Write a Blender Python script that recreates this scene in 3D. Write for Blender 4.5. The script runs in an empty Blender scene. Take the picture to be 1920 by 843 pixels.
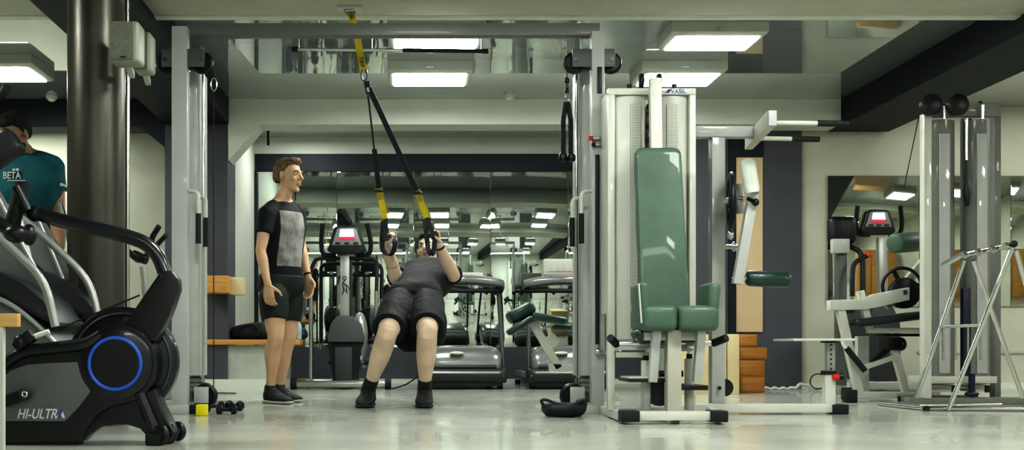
import bpy, bmesh, math, random
from mathutils import Vector, Matrix, noise
random.seed(7)
PI = math.pi
COL = bpy.context.scene.collection
CAMZ = 0.404
def S(Y): return 2000.0 / Y
def P(x, y, Y):                      # a point of the room seen at pixel x, y and standing Y metres deep
    return Vector(((x - 765) / 2000.0 * Y, Y, CAMZ + (650 - y) / 2000.0 * Y))
def V(*a): return Vector(a)

# ------------------------------------------------------------------ materials
_M = {}
def mat(name, col, rough=.5, metal=0, nz=0.0, ns=8.0, bump=0.0, bs=60.0, coat=0, emit=None, es=0, spec=.5, col2=None, stretch=None, streak=None):
    if name in _M: return _M[name]
    m = bpy.data.materials.new(name); m.use_nodes = True
    nt = m.node_tree; b = nt.nodes['Principled BSDF']
    b.inputs['Roughness'].default_value = rough; b.inputs['Metallic'].default_value = metal
    b.inputs['Coat Weight'].default_value = coat; b.inputs['Specular IOR Level'].default_value = spec
    c = tuple(col) + (1,)
    tc = nt.nodes.new('ShaderNodeTexCoord'); mp = nt.nodes.new('ShaderNodeMapping')
    nt.links.new(tc.outputs['Object'], mp.inputs['Vector'])
    if stretch: mp.inputs['Scale'].default_value = stretch
    if nz > 0 or col2:
        n = nt.nodes.new('ShaderNodeTexNoise'); n.inputs['Scale'].default_value = ns; n.inputs['Detail'].default_value = 6
        nt.links.new(mp.outputs[0], n.inputs['Vector'])
        r = nt.nodes.new('ShaderNodeValToRGB'); nt.links.new(n.outputs['Fac'], r.inputs[0])
        r.color_ramp.elements[0].position = .3; r.color_ramp.elements[1].position = .7
        c2 = tuple(col2) + (1,) if col2 else tuple(min(1, v * (1 + nz)) for v in col) + (1,)
        c1 = c if col2 else tuple(v * (1 - nz) for v in col) + (1,)
        r.color_ramp.elements[0].color = c1; r.color_ramp.elements[1].color = c2
        nt.links.new(r.outputs[0], b.inputs['Base Color'])
    else: b.inputs['Base Color'].default_value = c
    if bump > 0:
        n2 = nt.nodes.new('ShaderNodeTexNoise'); n2.inputs['Scale'].default_value = bs; n2.inputs['Detail'].default_value = 4
        nt.links.new(mp.outputs[0], n2.inputs['Vector'])
        bp = nt.nodes.new('ShaderNodeBump'); bp.inputs['Strength'].default_value = bump; bp.inputs['Distance'].default_value = .01
        nt.links.new(n2.outputs['Fac'], bp.inputs['Height']); nt.links.new(bp.outputs[0], b.inputs['Normal'])
    if emit:
        b.inputs['Emission Color'].default_value = tuple(emit) + (1,); b.inputs['Emission Strength'].default_value = es
    _M[name] = m
    return m
WHITEP = lambda: mat('white_paint_metal', (.56, .575, .52), .4, 0, .04, 5, 0, coat=.2)
GREYP = lambda: mat('grey_paint_metal', (.44, .455, .44), .45, 0, .05, 6, coat=.2)
SILVER = lambda: mat('silver_paint', (.42, .44, .42), .3, .5, .05, 6)
CHROME = lambda: mat('chrome', (.72, .74, .72), .14, 1)
STEEL = lambda: mat('steel_tube', (.55, .57, .55), .22, 1, .05, 20)
BLACK = lambda: mat('black_plastic', (.008, .010, .013), .38, 0, .2, 30, .05, 200)
RUBBER = lambda: mat('black_rubber', (.007, .009, .011), .6, 0, .2, 20, .2, 150)
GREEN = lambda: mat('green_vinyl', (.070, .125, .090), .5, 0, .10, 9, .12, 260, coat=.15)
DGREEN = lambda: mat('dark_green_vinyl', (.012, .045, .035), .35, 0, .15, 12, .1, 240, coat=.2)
WOOD = lambda: mat('wood_board', (.52, .27, .07), .4, 0, 0, 5, .1, 40, col2=(.62, .36, .12), stretch=(1, 8, 8))
ORWOOD = lambda: mat('orange_wood', (.38, .16, .03), .45, 0, 0, 5, .1, 40, col2=(.50, .24, .06), stretch=(1, 8, 8))
CREAM = lambda: mat('cream_board', (.68, .58, .36), .5, 0, .05, 6)

# ------------------------------------------------------------------ mesh builder
class MB:
    def __init__(s): s.bm = bmesh.new()
    def _add(s, verts, faces):
        vs = [s.bm.verts.new(v) for v in verts]
        for f in faces:
            try: s.bm.faces.new([vs[i] for i in f])
            except ValueError: pass
        return s
    def box(s, c, sz, R=None):
        hx, hy, hz = sz[0] / 2, sz[1] / 2, sz[2] / 2
        vs = [Vector((x, y, z)) for x in (-hx, hx) for y in (-hy, hy) for z in (-hz, hz)]
        if R is not None: vs = [R @ v for v in vs]
        c = Vector(c)
        return s._add([v + c for v in vs], [(0, 1, 3, 2), (4, 6, 7, 5), (0, 4, 5, 1), (2, 3, 7, 6), (0, 2, 6, 4), (1, 5, 7, 3)])
    def b2(s, x0, x1, y0, y1, z0, z1):
        return s.box(((x0 + x1) / 2, (y0 + y1) / 2, (z0 + z1) / 2), (abs(x1 - x0), abs(y1 - y0), abs(z1 - z0)))
    def pbox(s, x0, y0, x1, y1, Y0, Y1):      # box whose face at depth Y0 spans those pixels
        a = P(x0, y0, Y0); b = P(x1, y1, Y0)
        return s.b2(a.x, b.x, Y0, Y1, a.z, b.z)
    def beam(s, p0, p1, w, d=None, ref=None):
        d = d or w; p0 = Vector(p0); p1 = Vector(p1); t = (p1 - p0); L = t.length; t.normalize()
        ref = Vector(ref) if ref else (Vector((0, 1, 0)) if abs(t.y) < .9 else Vector((0, 0, 1)))
        u = t.cross(ref).normalized(); v = u.cross(t).normalized()
        R = Matrix((u, v, t)).transposed()
        return s.box((p0 + p1) / 2, (w, d, L), R)
    def cyl(s, p0, p1, r, r2=None, n=20):
        return s.tube([p0, p1], [r, r if r2 is None else r2], n)
    def tube(s, pts, r, n=12, closed=False, flat=None):
        pts = [Vector(p) for p in pts]; k = len(pts)
        rs = r if isinstance(r, (list, tuple)) else [r] * k
        T = []
        for i in range(k):
            a = pts[(i - 1) % k] if (closed or i > 0) else pts[i]; b = pts[(i + 1) % k] if (closed or i < k - 1) else pts[i]
            T.append((b - a).normalized())
        ref = Vector((0, 0, 1)) if abs(T[0].z) < .9 else Vector((0, 1, 0))
        if flat: ref = Vector(flat)
        u = (ref - T[0] * ref.dot(T[0])).normalized(); rings = []
        for i in range(k):
            u = (u - T[i] * u.dot(T[i])).normalized(); w = T[i].cross(u)
            ru = rs[i][0] if isinstance(rs[i], tuple) else rs[i]; rw = rs[i][1] if isinstance(rs[i], tuple) else rs[i]
            rings.append([s.bm.verts.new(pts[i] + u * math.cos(2 * PI * j / n) * ru + w * math.sin(2 * PI * j / n) * rw) for j in range(n)])
        for i in range(k if closed else k - 1):
            a = rings[i]; b = rings[(i + 1) % k]
            for j in range(n): s.bm.faces.new((a[j], a[(j + 1) % n], b[(j + 1) % n], b[j]))
        if not closed:
            s.bm.faces.new(rings[0][::-1]); s.bm.faces.new(rings[-1])
        return s
    def ring(s, c, ax, R, r, n=40, m=10, R2=None):
        ax = Vector(ax).normalized(); a = ax.orthogonal().normalized(); b = ax.cross(a)
        return s.tube([Vector(c) + a * math.cos(2 * PI * i / n) * R + b * math.sin(2 * PI * i / n) * R for i in range(n)], r, m, True, flat=ax)
    def strap(s, pts, w, t, side):             # flat webbing: width w along side
        pts = [Vector(p) for p in pts]; side = Vector(side); rings = []
        for i, p in enumerate(pts):
            d = (pts[min(i + 1, len(pts) - 1)] - pts[max(i - 1, 0)]).normalized()
            sd = (side - d * side.dot(d)).normalized(); nn = d.cross(sd)
            rings.append([s.bm.verts.new(p + sd * a * w / 2 + nn * b * t / 2) for a, b in ((-1, -1), (1, -1), (1, 1), (-1, 1))])
        for a, b in zip(rings, rings[1:]):
            for j in range(4): s.bm.faces.new((a[j], a[(j + 1) % 4], b[(j + 1) % 4], b[j]))
        s.bm.faces.new(rings[0][::-1]); s.bm.faces.new(rings[-1]); return s
    def prism(s, pts, d):
        pts = [Vector(p) for p in pts]; d = Vector(d); n = len(pts)
        return s._add(pts + [p + d for p in pts], [tuple(range(n)), tuple(range(2 * n - 1, n - 1, -1))] + [(i, n + i, n + (i + 1) % n, (i + 1) % n) for i in range(n)])
    def plate(s, px, Y0, Y1): return s.prism([P(x, y, Y0) for x, y in px], (0, Y1 - Y0, 0))
    def ell(s, c, r, R=None, n=16):
        m = Matrix.Translation(Vector(c)) @ (R.to_4x4() if R is not None else Matrix()) @ Matrix.Diagonal((r[0], r[1], r[2], 1))
        bmesh.ops.create_uvsphere(s.bm, u_segments=n, v_segments=max(6, n * 2 // 3), radius=1, matrix=m); return s
    def loft(s, secs, n=24, e=1.0, k=4):
        secs = interp(secs, k) if k > 1 else secs
        rings = []
        for c, U, W in secs:
            rg = []
            for j in range(n):
                a = 2 * PI * j / n; ca, sa = math.cos(a), math.sin(a)
                ca = math.copysign(abs(ca) ** e, ca); sa = math.copysign(abs(sa) ** e, sa)
                rg.append(s.bm.verts.new(c + U * ca + W * sa))
            rings.append(rg)
        for a, b in zip(rings, rings[1:]):
            for j in range(n): s.bm.faces.new((a[j], a[(j + 1) % n], b[(j + 1) % n], b[j]))
        s.bm.faces.new(rings[0][::-1]); s.bm.faces.new(rings[-1]); return s
    def cushion(s, c, sz, R=None, r=.02):      # rounded pad
        t = MB(); t.box((0, 0, 0), sz)
        bmesh.ops.bevel(t.bm, geom=t.bm.edges[:], offset=min(r, min(sz) * .45), segments=4, profile=.5, affect='EDGES')
        M = Matrix.Translation(Vector(c)) @ (R.to_4x4() if R is not None else Matrix())
        bmesh.ops.transform(t.bm, matrix=M, verts=t.bm.verts[:])
        me = bpy.data.meshes.new('tmp'); t.bm.to_mesh(me); s.bm.from_mesh(me); bpy.data.meshes.remove(me); t.bm.free(); return s
    def build(s, name, m, parent=None, bev=0, smooth=True, seg=2):
        off = Vector((0, 0, 0)); q = parent
        while q is not None: off += q.location; q = q.parent
        bmesh.ops.recalc_face_normals(s.bm, faces=s.bm.faces[:])
        me = bpy.data.meshes.new(name)
        if parent is None:                      # a thing that is one mesh: origin at its base
            bb = [v.co for v in s.bm.verts]
            o0 = Vector(((min(v.x for v in bb) + max(v.x for v in bb)) / 2, (min(v.y for v in bb) + max(v.y for v in bb)) / 2, min(v.z for v in bb)))
            off = o0
        for v in s.bm.verts: v.co -= off
        if bev > 0:
            es = [e for e in s.bm.edges if len(e.link_faces) == 2 and e.calc_face_angle(0) > .6]
            try: bmesh.ops.bevel(s.bm, geom=es, offset=bev, segments=seg, profile=.6, affect='EDGES', clamp_overlap=True)
            except Exception: pass
        s.bm.to_mesh(me); s.bm.free()
        return link(name, me, m, parent, off if parent is None else None, smooth)
def link(name, me, m, parent, loc=None, smooth=True):
    me.materials.clear(); me.materials.append(m)
    if smooth:
        me.polygons.foreach_set('use_smooth', [True] * len(me.polygons))
        try: me.set_sharp_from_angle(angle=.65)
        except Exception: pass
    o = bpy.data.objects.new(name, me); COL.objects.link(o)
    if loc is not None: o.location = loc
    if parent is not None: o.parent = parent
    return o
def interp(secs, k):
    out = []
    n = len(secs)
    for i in range(n - 1):
        q = [secs[max(i - 1, 0)], secs[i], secs[i + 1], secs[min(i + 2, n - 1)]]
        for j in range(k):
            t = j / k
            out.append(tuple(cr(q[0][a], q[1][a], q[2][a], q[3][a], t) for a in range(3)))
    out.append(tuple(secs[-1])); return out
def cr(a, b, c, d, t):
    return .5 * ((2 * b) + (c - a) * t + (2 * a - 5 * b + 4 * c - d) * t * t + (3 * b - a - 3 * c + d) * t ** 3)
def curve(pts, k=6):
    pts = [Vector(p) for p in pts]; out = []
    for i in range(len(pts) - 1):
        a, b, c, d = pts[max(i - 1, 0)], pts[i], pts[i + 1], pts[min(i + 2, len(pts) - 1)]
        for j in range(k): out.append(cr(a, b, c, d, j / k))
    return out + [pts[-1]]
def bend(pts, r=.05, k=5):                    # polyline with rounded corners
    pts = [Vector(p) for p in pts]; out = [pts[0]]
    for a, b, c in zip(pts, pts[1:], pts[2:]):
        d0 = (a - b); d1 = (c - b); q = min(r, d0.length * .45, d1.length * .45)
        p0 = b + d0.normalized() * q; p1 = b + d1.normalized() * q
        for j in range(k + 1):
            t = j / k; out.append(p0 * (1 - t) ** 2 + b * 2 * t * (1 - t) + p1 * t * t)
    return out + [pts[-1]]
def thing(name, label, cat, loc, group=None, kind=None):
    o = bpy.data.objects.new(name, None); COL.objects.link(o); o.location = loc; o.empty_display_size = .1
    return tag(o, label, cat, group, kind)
def tag(o, label=None, cat=None, group=None, kind=None):
    if label: o['label'] = label
    if cat: o['category'] = cat
    if group: o['group'] = group
    if kind: o['kind'] = kind
    return o
def struct(o): o['kind'] = 'structure'; return o
def kids(o): return [c for c in COL.objects if c.parent == o]
def copy_tree(o, parent=None):
    c = o.copy(); COL.objects.link(c)
    if parent is not None: c.parent = parent
    for ch in kids(o): copy_tree(ch, c)
    return c
def text_mesh(txt, size, m, parent, name, M, extrude=.001, shear=0):
    cu = bpy.data.curves.new(name, 'FONT'); cu.body = txt; cu.size = size; cu.extrude = extrude; cu.align_x = 'CENTER'; cu.align_y = 'CENTER'; cu.shear = shear; cu.offset = size * .012
    t = bpy.data.objects.new('tmp', cu); COL.objects.link(t)
    dg = bpy.context.evaluated_depsgraph_get(); dg.update()
    me = bpy.data.meshes.new_from_object(t.evaluated_get(dg)); bpy.data.objects.remove(t)
    off = Vector((0, 0, 0)); q = parent
    while q is not None: off += q.location; q = q.parent
    me.transform(Matrix.Translation(-off) @ M)
    return link(name, me, m, parent, None, False)
FRONT = Matrix(((1, 0, 0), (0, 0, -1), (0, 1, 0))).to_4x4()   # text in x-z plane facing the camera side (-y)
def rotm(ax, deg): return Matrix.Rotation(math.radians(deg), 3, ax)
def frame(u, v, w): return Matrix((u, v, w)).transposed()
def voxel(mb, vox, it=4, fac=.5):
    me = bpy.data.meshes.new('tmp'); bmesh.ops.recalc_face_normals(mb.bm, faces=mb.bm.faces[:]); mb.bm.to_mesh(me); mb.bm.free()
    o = bpy.data.objects.new('tmp', me); COL.objects.link(o)
    r = o.modifiers.new('r', 'REMESH'); r.mode = 'VOXEL'; r.voxel_size = vox
    sm = o.modifiers.new('s', 'SMOOTH'); sm.iterations = it; sm.factor = fac
    dg = bpy.context.evaluated_depsgraph_get(); dg.update()
    out = bpy.data.meshes.new_from_object(o.evaluated_get(dg)); bpy.data.objects.remove(o)
    return out
def vbuild(mb, name, m, parent, vox=.006, it=4, wr=0, wf=9.0, st=(1, 1, .35)):
    me = voxel(mb, vox, it)
    if wr:
        nr = [v.normal.copy() for v in me.vertices]
        for v, nn in zip(me.vertices, nr):
            c = v.co; q = Vector((c.x * st[0], c.y * st[1], c.z * st[2])) * wf
            h = noise.noise(q) * .6 + (1 - abs(noise.noise(q * 1.9 + Vector((5, 2, 1)))) * 2) * .4
            v.co = c + nn * wr * h
    off = Vector((0, 0, 0)); q = parent
    while q is not None: off += q.location; q = q.parent
    me.transform(Matrix.Translation(-off))
    o = link(name, me, m, parent, None, True)
    return o
# ------------------------------------------------------------------ the room
WALLC = mat('wall_beige', (.52, .53, .44), .75, 0, .06, 3, .08, 60)
WALLW = mat('wall_white', (.70, .73, .66), .7, 0, .03, 3, .05, 60)
DARK = mat('dark_navy_paint', (.007, .011, .018), .6, 0, .1, 5, .05, 60)
DARKG = mat('dark_grey_paint', (.080, .082, .100), .6, 0, .08, 5, .05, 60)
CEIL = mat('gloss_ceiling', (.28, .31, .31), .035, 0, .05, 2, .004, 2, spec=.9, coat=1)
CEIL.node_tree.nodes['Principled BSDF'].inputs['Coat Roughness'].default_value = .02; CEIL.node_tree.nodes['Principled BSDF'].inputs['Coat IOR'].default_value = 1.75
PLAST = mat('grey_plaster', (.42, .44, .40), .7, 0, .22, 3, .06, 20)
def floor_mat():
    m = mat('resin_floor', (.43, .45, .40), .16, 0, .13, 2.2, .03, 6, spec=.6, coat=.3)
    nt = m.node_tree; b = nt.nodes['Principled BSDF']
    n = nt.nodes.new('ShaderNodeTexNoise'); n.inputs['Scale'].default_value = 1.3; n.inputs['Detail'].default_value = 5
    tc = nt.nodes.new('ShaderNodeTexCoord'); nt.links.new(tc.outputs['Object'], n.inputs['Vector'])
    r = nt.nodes.new('ShaderNodeMapRange'); r.inputs[3].default_value = .15; r.inputs[4].default_value = .34
    nt.links.new(n.outputs['Fac'], r.inputs[0]); nt.links.new(r.outputs[0], b.inputs['Roughness'])
    return m
def room():
    XL, XR, YR = -5.5, 8.0, -1.5
    struct(MB().b2(XL, XR, YR, 12.1, -.1, 0).build('floor', floor_mat(), smooth=False))
    struct(MB().b2(XL, XR, YR, 12.1, 2.74, 2.84).build('ceiling', CEIL, smooth=False))
    struct(MB().b2(XL - .1, XL, YR, 12.1, 0, 2.74).build('wall_left', WALLC, smooth=False))
    struct(MB().b2(XR, XR + .1, YR, 12.1, 0, 2.74).build('wall_right', WALLC, smooth=False))
    struct(MB().b2(XL, XR, YR - .1, YR, 0, 2.74).build('wall_rear', WALLW, smooth=False))
    struct(MB().b2(1.2, 3.2, YR, YR + .06, 0, 2.3).build('trim_20', DARK, smooth=False))
    # mirror niche
    struct(MB().b2(-1.71, 2.64, 11.92, 12.05, 0, 2.74).build('wall_niche', WALLW, smooth=False))
    struct(MB().b2(-1.83, -1.71, 10.35, 12.0, 0, 2.74).build('wall_niche_left', WALLW, smooth=False))
    struct(MB().b2(2.64, 2.72, 10.35, 12.0, 0, 2.74).build('wall_niche_right', WALLW, smooth=False))
    struct(MB().b2(-1.71, 2.64, 11.89, 11.92, 2.36, 2.555).build('trim_1', DARK, smooth=False))
    struct(MB().b2(-1.30, 2.64, 11.86, 11.92, 0.05, .395).build('trim_2', DARKG, smooth=False))
    struct(MB().b2(-1.71, 2.64, 11.80, 11.86, 0, .05).build('baseboard_back', WALLW, smooth=False))
    struct(MB().b2(-1.71, -1.685, 11.86, 11.92, .4, 2.36).build('trim_3', DARK, smooth=False))
    # light cross beam with sloping haunch, at depth 10.05
    y0 = 10.05
    mb = MB(); a = lambda x, y: P(x, y, y0)
    pts = [V(-1.70, y0, 2.739), V(4.08, y0, 2.739), V(4.08, y0, 2.50), a(487, 233), a(428, 300)]
    mb.prism(pts, (0, .3, 0)); struct(mb.build('trim_4', WALLW, smooth=False))
    mb = MB(); mb.prism([V(XL, y0, 2.739), V(-2.29, y0, 2.739), a(310, 300), a(308, 275), a(262, 238), V(XL, y0, 2.475)], (0, .3, 0))
    struct(mb.build('trim_5', DARK, smooth=False))
    # pillar and dark beams running to the camera
    struct(MB().b2(-2.29, -1.70, y0, 10.5, 0, 2.739).build('pillar', DARKG, smooth=False))
    struct(MB().b2(-2.29, -1.69, YR, y0, 2.50, 2.739).build('trim_6', DARK, smooth=False))
    struct(MB().b2(4.08, 4.66, YR, 10.35, 2.49, 2.739).build('trim_7', DARK, smooth=False))
    # near cross beam (matt, above the top of the frame) with a lip
    struct(MB().b2(XL, XR, 6.2, 7.10, 2.61, 2.739).build('trim_8', WALLC, bev=.004))
    struct(MB().b2(XL, XR, 7.10, 7.18, 2.60, 2.739).build('trim_9', WALLW, bev=.004))
    # far wall beyond, left
    struct(MB().b2(XL, -2.29, 11.5, 11.6, 0, 2.74).build('wall_back_left', WALLC, smooth=False))
    struct(MB().b2(XL, -2.29, 11.46, 11.5, 0, .1).build('baseboard_left', WALLW, smooth=False))
    # right wall at depth 10.4
    yw = 10.4
    struct(MB().b2(2.72, XR, yw, yw + .1, 0, 2.74).build('wall_back', WALLC, smooth=False))
    s = S(yw)
    X = lambda x: (x - 765) / s
    Z = lambda y: CAMZ + (650 - y) / s
    struct(MB().b2(X(1290), X(1500), yw - .05, yw, .03, 2.5).build('trim_10', DARKG, smooth=False))
    d = thing('door_1', 'narrow tan panel door set into the dark wall section', 'door', (X(1400), yw - .06, 0), kind='structure')
    MB().b2(X(1376), X(1426), yw - .065, yw - .05, Z(622), Z(297)).build('door_panel', mat('tan_panel', (.60, .47, .30), .5, 0, .07, 3), d)
    MB().b2(X(1362), X(1376), yw - .075, yw - .05, Z(640), Z(262)).build('door_frame', DARK, d)
    MB().b2(X(1376), X(1426), yw - .075, yw - .05, Z(297), Z(262)).build('door_head', DARK, d)
    struct(MB().b2(X(1500), XR, yw - .06, yw, 0, .05).build('baseboard_right', WALLW, smooth=False))
    struct(MB().b2(X(1720), XR, yw - .02, yw, Z(662), Z(658)).build('trim_11', GREYP(), smooth=False))
    # plaster bench block in the niche with wooden top
    struct(MB().b2(-2.05, -1.22, 10.06, 10.55, .0, .42).build('trim_12', PLAST, bev=.004))
    struct(MB().b2(-2.07, -1.22, 10.03, 10.06, .0, .10).build('baseboard_bench', WALLW, smooth=False))
    # round column
    c = P(180.5, 700, 5.7)
    m = mat('column_paint', (.085, .082, .066), .33, .5, .3, 3, .10, 40, stretch=(1, 1, .4))
    struct(MB().cyl((c.x, c.y, 0), (c.x, c.y, 2.74), .149, n=64).build('column', m))
    struct(MB().cyl((c.x + .14, c.y + .1, 0), (c.x + .14, c.y + .1, 2.74), .012).build('trim_13', STEEL()))
    # wall mirrors
    MIR = mat('mirror_glass', (.74, .80, .76), .015, 1)
    xs = [482, 632, 776, 920, 1065, 1209]
    names = ['wall mirror panel at the white niche corner, over the black bag',
             'wall mirror panel behind the elliptical trainer between two seams',
             'wall mirror panel behind the man pulling the suspension straps',
             'wall mirror panel over the first treadmill hood, showing green pad',
             'wall mirror panel mostly hidden behind the tower holding the rope attachment']
    for i in range(5):
        x0 = (xs[i] - 765) / 168.0 + .003; x1 = (xs[i + 1] - 765) / 168.0 - .003
        tag(MB().b2(x0, x1, 11.90, 11.92, .398, 2.358).build('wall_mirror', MIR, bev=.002), names[i], 'mirror', 'mirror panels in the niche')
    xs = [1550, 1722, 1893, 2060]
    nm = ['large wall mirror beside the white wall strip, behind the second bike console',
          'large wall mirror panel behind the pulley tower with two black wheels',
          'large wall mirror panel beyond the pulley tower, partly outside the picture']
    for i in range(3):
        tag(MB().b2(X(xs[i]) + .003, X(xs[i + 1]) - .003, yw - .02, yw, Z(574), Z(330)).build('wall_mirror', MIR, bev=.002), nm[i], 'mirror', 'mirror panels on the far wall')
room()

# ------------------------------------------------------------------ ceiling fixtures and added fill lights
HOUS = mat('lamp_housing', (.55, .58, .52), .4)
DIFF = mat('lamp_diffuser', (1, 1, 1), .5, emit=(.97, 1.0, .93), es=38)
DIFF2 = mat('lamp_diffuser_high', (1, 1, 1), .5, emit=(.99, 1.0, .94), es=66)
def lamp(X, y0, y1, w, label, D=None):
    t = thing('ceiling_lamp', label, 'ceiling lamp', (X, (y0 + y1) / 2, 2.64), 'ceiling lamps')
    b = MB(); h = .045
    pts = [V(X - w / 2 - .05, y0 - .05, 2.665), V(X + w / 2 + .05, y0 - .05, 2.665), V(X + w / 2 + .05, y1 + .05, 2.665), V(X - w / 2 - .05, y1 + .05, 2.665)]
    b.prism(pts, (0, 0, .074)); lo = [V(X - w / 2 - .02, y0 - .02, 2.645), V(X + w / 2 + .02, y0 - .02, 2.645), V(X + w / 2 + .02, y1 + .02, 2.645), V(X - w / 2 - .02, y1 + .02, 2.645)]
    b._add(lo + pts, [(0, 1, 2, 3), (0, 4, 5, 1), (1, 5, 6, 2), (2, 6, 7, 3), (3, 7, 4, 0)])
    b.build('housing', HOUS, t)
    MB().b2(X - w / 2, X + w / 2, y0, y1, 2.636, 2.646).build('diffuser', D or DIFF, t, bev=.003)
    f = MB(); f.b2(X - .03, X + .03, y0 - .055, y0 - .045, 2.68, 2.69); f.build('latch', CHROME(), t)
lamp(.18, 8.75, 9.15, .60, 'box ceiling lamp over the elliptical trainer, the farther of its column of two')
lamp(.205, 7.6, 8.0, .60, 'box ceiling lamp above the hanging pull bar, partly behind the grey crossbeam')
lamp(2.26, 8.75, 9.15, .60, 'box ceiling lamp glowing just above the tall white weight housing')
lamp(2.24, 7.7, 8.05, .60, 'box ceiling lamp nearer the camera, above and beside the white weight housing')
lamp(-3.38, 8.55, 9.0, .66, 'box ceiling lamp near the black column, above the man in teal')
for X, Y in ((.19, 4.2), (2.25, 4.2), (-3.4, 4.4), (2.25, 1.0), (6.3, 8.0), (5.85, 4.6), (6.1, 2.2)):
    lamp(X, Y, Y + .4, .6, 'box ceiling lamp overhead out of frame, seen only in mirror reflections', DIFF2)
def area(loc, sx, sy, power, col=(.97, 1, .94), rot=(0, 0, 0)):  # fill panels added without fixtures to brighten niche, walls and near things
    l = bpy.data.lights.new('fill_light', 'AREA'); l.shape = 'RECTANGLE'; l.size = sx; l.size_y = sy; l.energy = power; l.color = col
    o = bpy.data.objects.new('fill_light', l); o.location = loc; o.rotation_euler = rot; COL.objects.link(o)
area((.4, 11.3, 2.70), 3.2, .15, 12)
area((.2, .2, 2.70), 5, .4, 130)
area((-1.15, 11.3, 2.70), .3, .3, 9)
area((-4.2, 10.9, 2.7), 1.6, .3, 34)
area((5.8, 9.9, 2.72), 3.0, .1, 8)

def detector(x, y, Y, lab):
    p = P(x, y, Y); p.z = 2.739
    t = thing('smoke_detector', lab, 'smoke detector', (p.x, p.y, 2.70), 'smoke detectors')
    MB().cyl((p.x, p.y, 2.739), (p.x, p.y, 2.715), .055, .05, n=28).build('base', HOUS, t)
    MB().ell((p.x, p.y, 2.712), (.038, .038, .022)).build('dome', WALLW, t)
detector(97, 197, 9.95, 'white round smoke detector on the ceiling beside the black column')
detector(955, 187, 9.9, 'white round smoke detector on the ceiling above the treadmills')

# hanging pull bar
def pullbar():
    Y = 7.3
    a, b = P(553, 92, Y), P(910, 96, Y)
    t = thing('pull_bar', 'long thin black bar hung below the ceiling behind the yellow strap', 'pull bar', ((a + b) / 2))
    MB().cyl(a, b, .011).build('bar', STEEL(), t)
    for p in (a, b): MB().cyl(p - V(.02, 0, 0), p + V(.02, 0, 0), .017).build('end_cap', RUBBER(), t)
    for q in (P(560, 92, Y), P(697, 93, Y), P(903, 96, Y)): MB().cyl(q, (q.x, q.y, 2.74), .005, n=8).build('hanger', STEEL(), t)
    MB().cyl(P(755, 94, Y), b, .0135).build('sleeve', RUBBER(), t)
pullbar()
def hook():
    p = P(503, 248, 10.7); p.z = 2.738
    tag(MB().cyl(p, P(503, 272, 10.7), .014).build('drain_pipe_stub', RUBBER()), 'short dark pipe stub hanging in the white niche corner', 'pipe')
hook()

# ------------------------------------------------------------------ speakers on the column
def speaker(x0, y0, x1, y1, Y, lab, dark=False):
    a, b = P(x0, y0, Y), P(x1, y1, Y)
    t = thing('wall_speaker', lab, 'speaker', ((a.x + b.x) / 2, Y, b.z), 'column speakers')
    body = mat('speaker_case', (.36, .38, .32), .45); 
    mb = MB(); mb.cushion(((a.x + b.x) / 2, Y + .07, (a.z + b.z) / 2), (b.x - a.x, .14, a.z - b.z), r=.02); mb.build('case', body, t)
    w = b.x - a.x
    MB().cushion(((a.x + b.x) / 2 - w * .06, Y - .002, (a.z + b.z) / 2), (w * .78, .012, (a.z - b.z) * .93), r=.005).build('grille', mat('speaker_grille', (.17, .18, .14), .7, 0, .2, 60, .4, 300), t)
    MB().box(((a.x + b.x) / 2, Y - .009, b.z + .02), (.03, .003, .006)).build('badge', BLACK(), t)
    MB().beam(((a.x + b.x) / 2, Y + .1, b.z + .005), ((a.x + b.x) / 2 - .02, Y + .24, b.z - .01), .03).build('bracket', WHITEP(), t)
speaker(203, 38, 260, 115, 5.35, 'grey box speaker facing front, mounted high on the round column')
speaker(248, 58, 282, 132, 5.95, 'second grey box speaker, partly behind the first, high beside the round column')
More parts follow.
